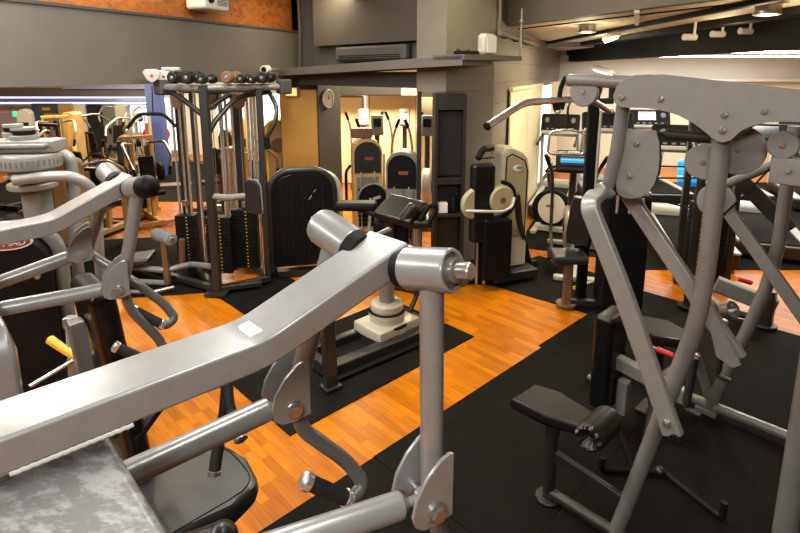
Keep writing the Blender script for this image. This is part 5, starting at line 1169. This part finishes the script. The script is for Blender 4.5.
# chrome stirrup handle hanging from the short strap
c = Vector((1.3236, 4.2, 1.5975)); t = thing('row_handle', 'chrome rectangular rowing handle hanging by a black strap', 'handle', c)
x_ = P3(.95, -.2, 0).normalized()
mb = MB(); mb.tube([c, c + x_ * .03 - Z * .0, c + x_ * .13 - Z * .02, c + x_ * .14 - Z * .19, c - x_ * .14 - Z * .19, c - x_ * .13 - Z * .02, c - x_ * .03, c], .011, .03, 12); wp('frame', mb, 'chrome', t)
mb = MB(); mb.cyl(c - x_ * .11 - Z * .19, c + x_ * .11 - Z * .19, .017); wp('grip', mb, 'chrome', t)
mb = MB(); mb.tube([c, Vector((1.3367, 4.25, 1.7675)), tp + Z * .02 - fd * .19], .009, .02, 10); wp('strap', mb, 'black', t)

# ------------------------------------------------------------------ cardio machines
def treadmill(loc, yaw, label, m_frame='pale', disp='screen_dark', tablet=False):
    t = thing('treadmill', label, 'treadmill', loc, yaw, 'treadmills along the right side')
    mb = MB(); mb.box((0, .1, .11), (.72, 1.7, .16), bev=.03, seg=3); part('deck', mb, 'charcoal', t)
    mb = MB(); mb.box((0, .05, .195), (.50, 1.5, .015), bev=.004); part('belt', mb, 'rubber', t)
    mb = MB()
    for s_ in (-1, 1): mb.box((s_ * .31, .05, .2), (.10, 1.6, .03), bev=.01)
    part('side_rail', mb, m_frame, t)
    mb = MB(); mb.box((0, .86, .2), (.66, .28, .22), bev=.07, seg=4); part('motor_cover', mb, m_frame, t)
    for s_ in (-1, 1):
        mb = MB(); mb.tube([(s_ * .37, .78, .15), (s_ * .38, .70, .75), (s_ * .36, .55, 1.18)], .036, .15, 14); part('upright', mb, m_frame, t)
        mb = MB(); mb.tube([(s_ * .36, .58, 1.08), (s_ * .37, .35, 1.02), (s_ * .37, .0, .98)], .026, .08, 12); hr = part('handrail', mb, 'charcoal', t)
    mb = MB(); tl_ = (Y * .35 + Z).normalized(); nl = (Y - Z * .35).normalized()
    mb.box((0, .55, 1.25), (.80, .10, .30), (X, nl, tl_), .04, 4); cs = part('console', mb, 'black', t)
    mb = MB(); o_ = Vector((0, .55, 1.25)) - nl * .052; mb.box(o_ + tl_ * .03, (.30, .006, .16), (X, nl, tl_), .003); part('screen', mb, disp, cs)
    mb = MB()
    for k in range(6): mb.box(o_ - tl_ * .1 + X * (-.25 + .1 * k), (.05, .008, .025), (X, nl, tl_), .004)
    for s_ in (-1, 1): mb.cyl(o_ + X * .27 * s_ + tl_ * .04, o_ + X * .27 * s_ + tl_ * .04 - nl * .006, .045)
    part('button', mb, 'plate_grey', cs)
    mb = MB(); mb.box((0, .50, 1.10), (.74, .16, .06), (X, nl, tl_), .02); part('tray', mb, m_frame, cs)
    if tablet:
        mb = MB(); mb.box((.03, .38, .83), (.25, .012, .33), (X, nl, tl_), .006); tb = part('tablet', mb, 'tablet', t, label='lit blue tablet screen')
        mb = MB(); mb.bar((.03, .40, .85), (.03, .52, 1.12), .03, .02); part('tablet_arm', mb, 'charcoal', t)
    return t
def elliptical(loc, yaw, label, m_='pale', lit=False):
    t = thing('elliptical_trainer', label, 'cross trainer', loc, yaw, None if lit else 'cross trainers behind the centre')
    mb = MB(); mb.box((0, 0, .05), (.14, 1.6, .09), bev=.02); mb.box((0, .7, .04), (.6, .1, .07), bev=.02); mb.box((0, -.75, .04), (.5, .1, .07), bev=.02); part('base_rail', mb, m_, t)
    mb = MB(); mb.lathe([(0, -.09), (.26, -.09), (.30, -.06), (.30, .06), (.26, .09), (0, .09)], (0, .45, .42), X, 30); fw = part('flywheel_cover', mb, m_, t)
    mb = MB(); mb.lathe([(0, -.1), (.12, -.1), (.12, .1), (0, .1)], (0, .45, .42), X, 24); part('hub', mb, 'charcoal', fw)
    mb = MB(); mb.tube([(0, .5, .5), (0, .55, 1.0), (0, .45, 1.32)], .05, .2, 14); part('mast', mb, 'charcoal', t)
    mb = MB(); nl = P3(0, .85, -.5).normalized(); tl_ = P3(0, .5, .85).normalized(); mb.box((0, .42, 1.42), (.24 if not lit else .5, .08, .36), (X, nl, tl_), .035, 4); cs = part('console', mb, 'black' if lit else 'plate_grey', t)
    mb = MB(); mb.box(Vector((0, .42, 1.44)) - nl * .042, (.15 if not lit else .38, .006, .15 if not lit else .2), (X, nl, tl_), .003); part('screen', mb, 'display' if lit else 'screen_dark', cs)
    for s_ in (-1, 1):
        mb = MB(); mb.tube([(s_ * .26, -.45, .26 + .08 * s_), (s_ * .27, .35, .30), (s_ * .27, .48, .95), (s_ * .30, .28, 1.30), (s_ * .40, .16, 1.55)], .024, .15, 12); am = part('moving_arm', mb, 'charcoal' if lit else 'steel', t)
        mb = MB(); mb.tube([(s_ * .34, .235, 1.40), (s_ * .40, .16, 1.55)], .028, 0, 12); part('grip', mb, 'black', am)
        mb = MB(); mb.box((s_ * .24, -.4, .32 + .08 * s_), (.17, .42, .05), bev=.02); part('pedal', mb, 'black', t)
    return t
def bike(loc, yaw, label):
    t = thing('exercise_bike', label, 'exercise bike', loc, yaw)
    mb = MB(); mb.box((0, .55, .04), (.5, .09, .07), bev=.02); mb.box((0, -.55, .04), (.5, .09, .07), bev=.02); mb.beam([(0, -.55, .06), (0, .55, .06)], .09, .08); part('base_rail', mb, 'pale', t)
    mb = MB(); mb.lathe([(0, -.05), (.25, -.05), (.29, -.03), (.29, .03), (.25, .05), (0, .05)], (0, .32, .40), X, 34); fw = part('flywheel', mb, 'black', t)
    for s_ in (-1, 1):
        mb = MB(); mb.plate(oval(.2, .24), (s_ * .055, .32, .40), Y, Z, .012, .003); cv_ = part('disc_cover', mb, 'white', fw, label='white disc cover')
        mb = MB(); mb.box((s_ * .063, .34, .44), (.004, .12, .035), bev=.001); part('red_mark', mb, 'red_badge', cv_)
    mb = MB(); mb.tube([(0, .3, .45), (0, .0, .35), (0, -.25, .75)], .035, .1); mb.tube([(0, .3, .4), (0, .40, .95)], .035); part('frame', mb, 'charcoal', t)
    mb = MB(); mb.plate([(-.13, -.10), (.0, -.12), (.16, -.03), (.16, .03), (.0, .12), (-.13, .10)], (0, -.27, .85), Y, X, .06, .02); part('saddle', mb, 'black', t)
    mb = MB(); mb.tube([(0, -.25, .7), (0, -.27, .84)], .022); part('saddle_post', mb, 'chrome', t)
    mb = MB(); mb.tube([(-.22, .2, 1.05), (-.2, .42, 1.0), (.2, .42, 1.0), (.22, .2, 1.05)], .018, .08); part('handlebar', mb, 'black', t)
    for s_ in (-1, 1):
        mb = MB(); mb.beam([(s_ * .11, .0, .34), (s_ * .11, .0 + .12 * s_, .34 - .1 * s_)], .025, .03, X); mb.box((s_ * .17, .12 * s_, .34 - .1 * s_), (.1, .09, .03), bev=.008); part('pedal', mb, 'steel', t)
    mb = MB(); mb.box((0, .40, 1.12), (.24, .04, .16), (X, P3(0, .9, -.4).normalized(), P3(0, .4, .9).normalized()), .015); cs = part('console', mb, 'black', t)
    mb = MB(); mb.box((0, .376, 1.125), (.18, .004, .1), (X, P3(0, .9, -.4).normalized(), P3(0, .4, .9).normalized()), .001); part('screen', mb, 'display', cs)
    return t
def gxy(px, py, Yd): v = Vector((px, py, Yd)); return v
def flat(p): return Vector((p[0], p[1], 0))
treadmill(flat((2.3046, 7.8, 1.0617)), -.39, 'cream treadmill with dark console beneath the blinds, left of blue-lit display').scale = (.72, .9, 1)
treadmill(flat((3.2642, 8.1, 0.8688)), -.2, 'cream treadmill half hidden behind the black pulldown post')
bike((2.2, 6.5, 0), 1.15, 'exercise bike with white disc wheel and red mark behind brown seat').scale = (.85, .85, .82)
ce = elliptical(flat((1.8739, 5.55, 0.972)), -.25, 'cross trainer with blue-lit console left of black pulldown post', 'pale', True); ce.scale = (.8, .8, .74)
treadmill(flat((3.3769, 6, 1.0595)), -.30, 'treadmill with bright blue tablet behind the grey cam plates', 'pale', 'screen_dark', True)
treadmill(flat((4.3842, 6.2, 1.1459)), -.42, 'treadmill at far right behind the grey upright, dark console', 'pale')
treadmill(flat((5.4764, 8.6, 0.7959)), -.25, 'treadmill in back row seen between pulley discs and grey upright', 'pale')
treadmill(flat((4.2171, 8.7, 0.7813)), -.1, 'treadmill furthest back between grey tube and cam plate', 'pale')
treadmill(flat((6.4687, 8.2, 0.8542)), -.4, 'treadmill in back row at right edge of photo', 'white')
for x_, y_, yw, lb in ((-.58, 8.72, .12, 'cross trainer in back row just right of clock column'), (.06, 8.74, -.05, 'cross trainer in back row before wide cream screen'),
                       (-.30, 7.42, .1, 'nearer cross trainer behind the tan-sided arched stack cover'), (.36, 7.35, -.1, 'cross trainer seen in gap beside slim dark post')):
    elliptical((x_, y_, 0), yw, lb, 'pale').scale = (.78, .8, .9)
# ------------------------------------------------------------------ pale drum machine at the left edge
Dm = thing('drum_head_machine', 'pale silver machine with stacked round drum at left edge behind the lever arms', 'gym machine', (-2.12, 3.2, 0))
dc = Vector((-2.2606, 3.2, 1.5094)); 
mb = MB(); mb.lathe([(0, -.10), (.12, -.10), (.12, -.05), (.16, -.045), (.17, -.03), (.17, .03), (.16, .045), (0, .045)], dc, Z, 40); dr = wp('drum', mb, 'stone', Dm, 'pale ribbed drum')
mb = MB()
for k in range(36):
    a = 2 * PI * k / 36; mb.box(dc + P3(.171 * math.cos(a), .171 * math.sin(a), .0), (.006, .012, .035), (P3(math.cos(a), math.sin(a), 0), P3(-math.sin(a), math.cos(a), 0), Z), .001)
wp('drum_rib', mb, 'plate_grey', dr)
mb = MB(); mb.lathe([(0, 0), (.13, 0), (.135, .01), (.135, .03), (.13, .035), (0, .035)], dc - Z * .17, Z, 36); mb.lathe([(0, 0), (.10, 0), (.10, .03), (0, .03)], dc - Z * .13, Z, 36); wp('lower_disc', mb, 'stone', dr)
mb = MB(); c = dc + P3(-.06, .05, .085); mb.box(c, (.44, .17, .075), (P3(.99, .1, 0), P3(-.1, .99, 0), Z), .012); wp('head_beam', mb, 'stone', Dm, 'flat pale head beam')
for (px, py, r) in ((24, 137, .075), (14, 134, .06)):
    c = Vector(at(px, py, 3.25)); mb = MB(); mb.lathe([(0, -.03), (r, -.03), (r * 1.05, -.02), (r * 1.05, 0), (r * .8, .005), (r * .8, .03), (r * .9, .035), (r * .9, .05), (0, .05)], c, Z, 30); kn_ = wp('weight_disc', mb, 'stone', Dm, 'pale round disc')
    mb = MB(); mb.lathe([(r * .79, .004), (r * .83, .004), (r * .83, .031), (r * .79, .031)], c, Z, 30); wp('dark_groove', mb, 'black', kn_)
mb = MB(); mb.box(Vector((-2.2981, 3.22, 1.6051)), (.34, .2, .02), (P3(.99, .1, 0), P3(-.1, .99, 0), Z), .006); wp('top_plate', mb, 'stone', Dm)
mb = MB(); mb.tube([(-2.2644, 3.05, 1.4157), (-2.0838, 3.1, 1.4297), (-1.9409, 3.1, 1.4297), (-1.8709, 3.15, 1.3515), (-1.888, 3.2, 1.1745), (-1.9077, 3.2, 0.8796)], .033, .12, 16); wp('bent_arm', mb, 'stone', Dm, 'pale bent tube arm')
mb = MB(); mb.tube([(-2.1893, 3.4, 1.515), (-2.1406, 3.4, 1.4887), (-2.1382, 3.4, 1.2894), (-2.1736, 3.4, 0.8771)], .04, .08, 16); wp('support_tube', mb, 'stone', Dm)
mb = MB(); mb.beam([P3(dc.x - .02, dc.y + .05, .05), P3(dc.x - .02, dc.y + .05, dc.z - .1)], .12, .14, X); wp('column', mb, 'silver_dark', Dm)
mb = MB(); mb.box((dc.x, dc.y + .05, .04), (.7, .6, .07), bev=.015); mb.tube([(-1.9077, 3.2, 0.8796), Vector(((-1.9077, 3.2, 0.8796)[0], 3.2, .06)), P3(dc.x, dc.y, .06)], .03); mb.tube([(-2.1736, 3.4, 0.8771), Vector(((-2.1736, 3.4, 0.8771)[0], 3.4, .06))], .035); wp('base', mb, 'silver_dark', Dm)

# ------------------------------------------------------------------ machines in the left back area
def stack_machine(loc, yaw, label, h, shell, pad, frame, kind=0):
    t = thing('stack_machine', label, 'gym machine', loc, yaw, 'exercise machines in the left back area')
    if kind != 3:
        w = .15 if kind != 2 else .2
        mb = MB(); mb.plate(arch(w, .05, h, w * (.9 if kind == 1 else .45), 6), (0, .35, 0), X, Z, .28, .02); sh = part('stack_cover', mb, shell, t)
        mb = MB(); mb.box((0, .205, h * .52), (w * 1.2, .02, h * .55), bev=.004); part('stack_window', mb, 'black' if kind else 'brown', sh)
        mb = MB(); mb.box((0, .495, h * .6), (w * 1.1, .02, h * .5), bev=.01); part('rear_panel', mb, 'charcoal' if kind == 1 else 'tan', sh)
    else:
        for s_ in (-1, 1):
            mb = MB(); mb.beam([(s_ * .22, .35, .04), (s_ * .22, .35, h)], .06, .06, X); part('stack_post', mb, frame, t)
            mb = MB(); mb.tube([(s_ * .08, .35, .1), (s_ * .08, .35, h - .04)], .012, 0, 8); part('guide_rod', mb, 'chrome', t)
        mb = MB(); mb.beam([(-.25, .35, h), (.25, .35, h)], .07, .06); part('top_beam', mb, frame, t)
        mb = MB()
        for k in range(9): mb.box((0, .35, .12 + .05 * k), (.28, .12, .044), bev=.004)
        part('weight_stack', mb, 'black', t)
        mb = MB(); mb.cyl((-.03, .30, h - .1), (.03, .30, h - .1), .06); part('pulley', mb, 'black', t)
        for s_ in (-1, 1):
            mb = MB(); mb.cyl((s_ * .26, .2, .72), (s_ * .33, .2, .72), .16, seg=26, bev=.012); part('weight_plate', mb, pad, t)
    mb = MB(); mb.beam([(0, .3, .05), (0, -.70, .05)], .09, .08, X); mb.beam([(-.28, -.66, .045), (.28, -.66, .045)], .07, .07); mb.beam([(-.28, .35, .045), (.28, .35, .045)], .07, .07); part('base_frame', mb, frame, t)
    mb = MB(); mb.beam([(0, -.3, .05), (0, -.32, .44)], .07, .07, X); part('seat_post', mb, frame, t)
    mb = MB(); mb.pad((0, -.33, .48), (.32, .34, .07)); part('seat', mb, pad, t)
    mb = MB(); mb.pad((0, -.10, .82), (.24, .07, .46), (X, P3(0, .98, -.17).normalized(), P3(0, .17, .98).normalized())); part('back_pad', mb, pad, t)
    mb = MB(); mb.beam([(0, .0, .05), (0, .02, 1.0)], .06, .06, X); part('back_post', mb, frame, t)
    for s_ in (-1, 1):
        mb = MB()
        if kind in (0, 3): mb.tube([(s_ * .13, .25, h - .1), (s_ * .34, .0, h - .05), (s_ * .34, -.35, h - .25), (s_ * .28, -.42, h - .45)], .022, .1, 10)
        elif kind == 1: mb.tube([(s_ * .14, .3, .6), (s_ * .36, .1, .7), (s_ * .36, -.4, .85), (s_ * .32, -.5, 1.05)], .022, .1, 10)
        else: mb.tube([(s_ * .2, .1, .3), (s_ * .33, -.2, .35), (s_ * .33, -.6, .4), (s_ * .2, -.7, .45)], .022, .1, 10)
        am = part('lever', mb, 'steel' if kind != 1 else frame, t)
        mb = MB(); e_ = {0: ((s_ * .29, -.41, h - .42), (s_ * .26, -.44, h - .56)), 3: ((s_ * .29, -.41, h - .42), (s_ * .26, -.44, h - .56)), 1: ((s_ * .33, -.48, 1.0), (s_ * .30, -.54, 1.13)), 2: ((s_ * .22, -.69, .45), (s_ * .06, -.74, .47))}[kind]
        mb.cyl(e_[0], e_[1], .026 if kind != 2 else .05); part('grip', mb, 'black' if kind != 2 else 'vinyl', am)
    return t
for bx, by, yaw, h, sh, pd_, fr_, kd, lb in (
    (-3.80, 6.35, 2.9, 1.05, 'tan', 'vinyl', 'tan', 0, 'tan boxy stack machine left of cable tower, nearest of the back group'),
    (-4.72, 9.0, .4, .95, 'brown', 'vinyl', 'tan', 1, 'brown low arched machine just right of the tan boxy one'),
    (-4.81, 7.72, 2.5, 1.12, 'yellow', 'black', 'charcoal', 1, 'machine with yellow cover far left below blue board'),
    (-6.00, 9.26, .6, 1.25, 'brown', 'yellow', 'tan', 3, 'open stack frame with yellow pads far left under the blue board'),
    (-4.67, 6.87, .5, 1.12, 'charcoal', 'vinyl', 'silver_dark', 2, 'charcoal stack machine behind the pale drum'),
    (-5.03, 9.88, -.4, 1.25, 'pale', 'vinyl', 'pale', 3, 'open pale stack frame with black discs before the bright window'),
    (-3.58, 7.35, .7, 1.12, 'brown', 'black', 'tan', 3, 'open tan stack frame with black discs below the hanging bar'),
    (-6.2, 11.7, .1, 1.35, 'cream', 'black', 'pale', 0, 'cream tall stack machine against bright far windows'),
    (-5.72, 12.20, -.2, 1.3, 'white', 'red', 'white', 3, 'white open stack frame with red discs by the milky window'),
    (-2.79, 8.10, -.3, 1.15, 'brown', 'vinyl', 'brown', 1, 'brown arched machine seen between the tower rods, left'),
    (-2.82, 9.30, .3, 1.25, 'tan', 'black', 'tan', 1, 'tan arched machine seen between the tower rods, right'),
    (-2.03, 7.0, 2.8, 1.1, 'tan', 'vinyl', 'tan', 0, 'tan machine behind the right side of cable tower'),
    (-7.56, 10.60, .3, 1.3, 'pale', 'black', 'pale', 1, 'pale arched machine by the green lamp at far left'),
    (-6.08, 10.28, 2.9, 1.3, 'tan', 'vinyl', 'brown', 0, 'tan stack machine before the beige wall panels'),
    (-5.74, 8.27, -.3, 1.2, 'brown', 'black', 'charcoal', 3, 'dark open stack frame above the pale drum')):
    stack_machine((bx, by, 0), yaw, lb, h / .85, sh, pd_, fr_, kd).scale = (.82, .82, .85)
# ochre-yellow arched machine by the clock column
p = flat((-1.9231, 8.3, 0.5188)); t = thing('arched_stack_machine', 'yellow-ochre arched machine between cable tower and clock column', 'gym machine', p, .2)
mb = MB(); mb.plate(arch(.17, .05, 1.32, .16, 8), (0, 0, 0), X, Z, .5, .03); part('shell', mb, 'tan', t)
mb = MB(); mb.tube([(x, -.26, y) for x, y in arch(.17, .05, 1.32, .16, 8)[1:] + [(-.17, .05)]], .025, 0, 10); part('rim', mb, 'yellow', t, label='yellow rim')
mb = MB(); mb.cyl((.02, -.27, .95), (.02, -.3, .95), .11, seg=28); part('cam_disc', mb, 'brown', t)
mb = MB(); mb.box((0, -.2, .03), (.5, .9, .05), bev=.01); part('base', mb, 'charcoal', t)
# low frame with ochre legs behind the bench
p = flat((-2.9779, 6.35, 0.7544)); t = thing('wooden_bench_frame', 'low ochre-legged bench frame behind the foam roller bench', 'bench', p, .3)
mb = MB(); mb.box((0, 0, .66), (.8, .2, .05), bev=.01); part('top', mb, 'brown', t)
for s_ in (-1, 1):
    for k in (-1, 1): mb = MB(); mb.box((s_ * .36, k * .07, .32), (.05, .05, .64), bev=.005); part('leg', mb, 'tan', t)

# panes set into the walls belong to the room
for o in bpy.data.objects:
    if o.name.startswith('window_') and o.parent is None:
        for k in ('label', 'category', 'group'):
            if k in o: del o[k]
        o['kind'] = 'structure'
# machines stand on the rubber mats
for o in bpy.data.objects:
    if o.parent is None and o.get('category') in ('gym machine', 'treadmill', 'bench', 'exercise bike', 'cross trainer', 'bar') and not o.name.startswith(('lat_pulldown', 'lever_press')): o.location.z += .010
# ------------------------------------------------------------------ camera, lamps, world
cam = bpy.data.cameras.new('camera'); co = bpy.data.objects.new('camera', cam); COL.objects.link(co)
co.location = (0, 0, 2.05); co.rotation_euler = (math.radians(90 - 11.1), 0, 0)
cam.sensor_width = 36; cam.lens = 531 * 36 / 800; cam.shift_y = -(266.5 - 176) / 800; cam.clip_start = .02; cam.clip_end = 100
scene.camera = co
def lamp(loc, sx, sy, power, col=(1, .80, .56), rot=(0, 0, 0), spread=PI):
    l = bpy.data.lights.new('ceiling_or_fill_light', 'AREA'); l.shape = 'RECTANGLE'; l.size = sx; l.size_y = sy; l.energy = power; l.color = col; l.spread = spread
    o = bpy.data.objects.new('ceiling_or_fill_light', l); COL.objects.link(o); o.location = loc; o.rotation_euler = rot; return o
WARM = (1, .83, .55); NEUT = (1, .985, .95)
lamp((-.9, 3.4, 3.35), .35, 2.4, 85, NEUT)          # row lamps over the main hall
lamp((.2, .6, 3.35), .35, 1.6, 32, NEUT)
lamp((-.9, -1.5, 3.2), 1.6, .5, 92, NEUT, (math.radians(28), 0, 0))  # added fill from behind the camera, tilted onto the front metal
lamp((-3.5, 1.3, 3.3), .35, 2.2, 120, NEUT)
lamp((-2.85, 3.3, 3.2), .9, .3, 60, NEUT)
lamp((.7, 4.1, 3.35), .3, 1.4, 34, WARM)
lamp((-2.3, 4.9, 3.2), .4, 1.4, 15, WARM)
lamp((-1.0, 6.1, 2.9), .9, .3, 14, WARM, (math.radians(25), 0, 0))  # added fill aimed at the clock and its dark column
lamp((-3.2, 9.0, 2.45), 1.6, 1.6, 130, WARM)        # left back area
lamp((-6.2, 9.5, 2.45), 1.8, 1.6, 130, WARM)
lamp((-4.6, 11.4, 2.45), 3, .6, 55, NEUT)
lamp((-.1, 8.4, 2.4), 1.8, .7, 230, WARM)           # added behind the centre to brighten the cream screens
lamp((4.6, 5.4, 2.33), 1.4, .25, 45, NEUT)            # white ceiling at right
lamp((5.4, 7.6, 2.33), 2.4, .25, 90, NEUT)
lamp((5.8, 9.8, 2.33), 3.4, .25, 100, NEUT)
lamp((2.3, 6.6, 2.46), .3, 1.6, 30, WARM)
for p, e in ((P3(*(1.9573, 5.75, 2.4898)[:2], 2.36), 9), (P3(*(2.6589, 4, 2.5096)[:2], 2.36), 9), (P3(3.0, 5.0, 2.36), 4), (P3(2.75, 7.4, 2.36), 9)):
    l = bpy.data.lights.new('ceiling_fill_glow', 'POINT'); l.energy = e; l.color = WARM; l.shadow_soft_size = .08  # added fill points that brighten the low ceiling boards
    o = bpy.data.objects.new('ceiling_fill_glow', l); COL.objects.link(o); o.location = p
for p, e in ((((1.9573, 5.75, 2.4898)[0], 5.75, 2.44), 16), (((2.6589, 4, 2.5096)[0], 4.0, 2.44), 10)):
    l = bpy.data.lights.new('downlight', 'SPOT'); l.energy = e * 5; l.color = WARM; l.spot_size = 2.0; l.spot_blend = .6; l.shadow_soft_size = .07
    o = bpy.data.objects.new('downlight', l); COL.objects.link(o); o.location = p
# daylight of the window on the right wall
# world
w = bpy.data.worlds.new('room_air'); scene.world = w; w.use_nodes = True
bg = w.node_tree.nodes['Background']; bg.inputs['Color'].default_value = (1, .88, .74, 1); bg.inputs['Strength'].default_value = .02
scene.view_settings.view_transform = 'Standard'; scene.view_settings.look = 'None'; scene.view_settings.gamma = 1
scene.view_settings.use_curve_mapping = False
scene.view_settings.exposure = .35
try:
    scene.cycles.use_denoising = True
    scene.cycles.max_bounces = 8
    scene.cycles.sample_clamp_indirect = 6
except Exception: pass
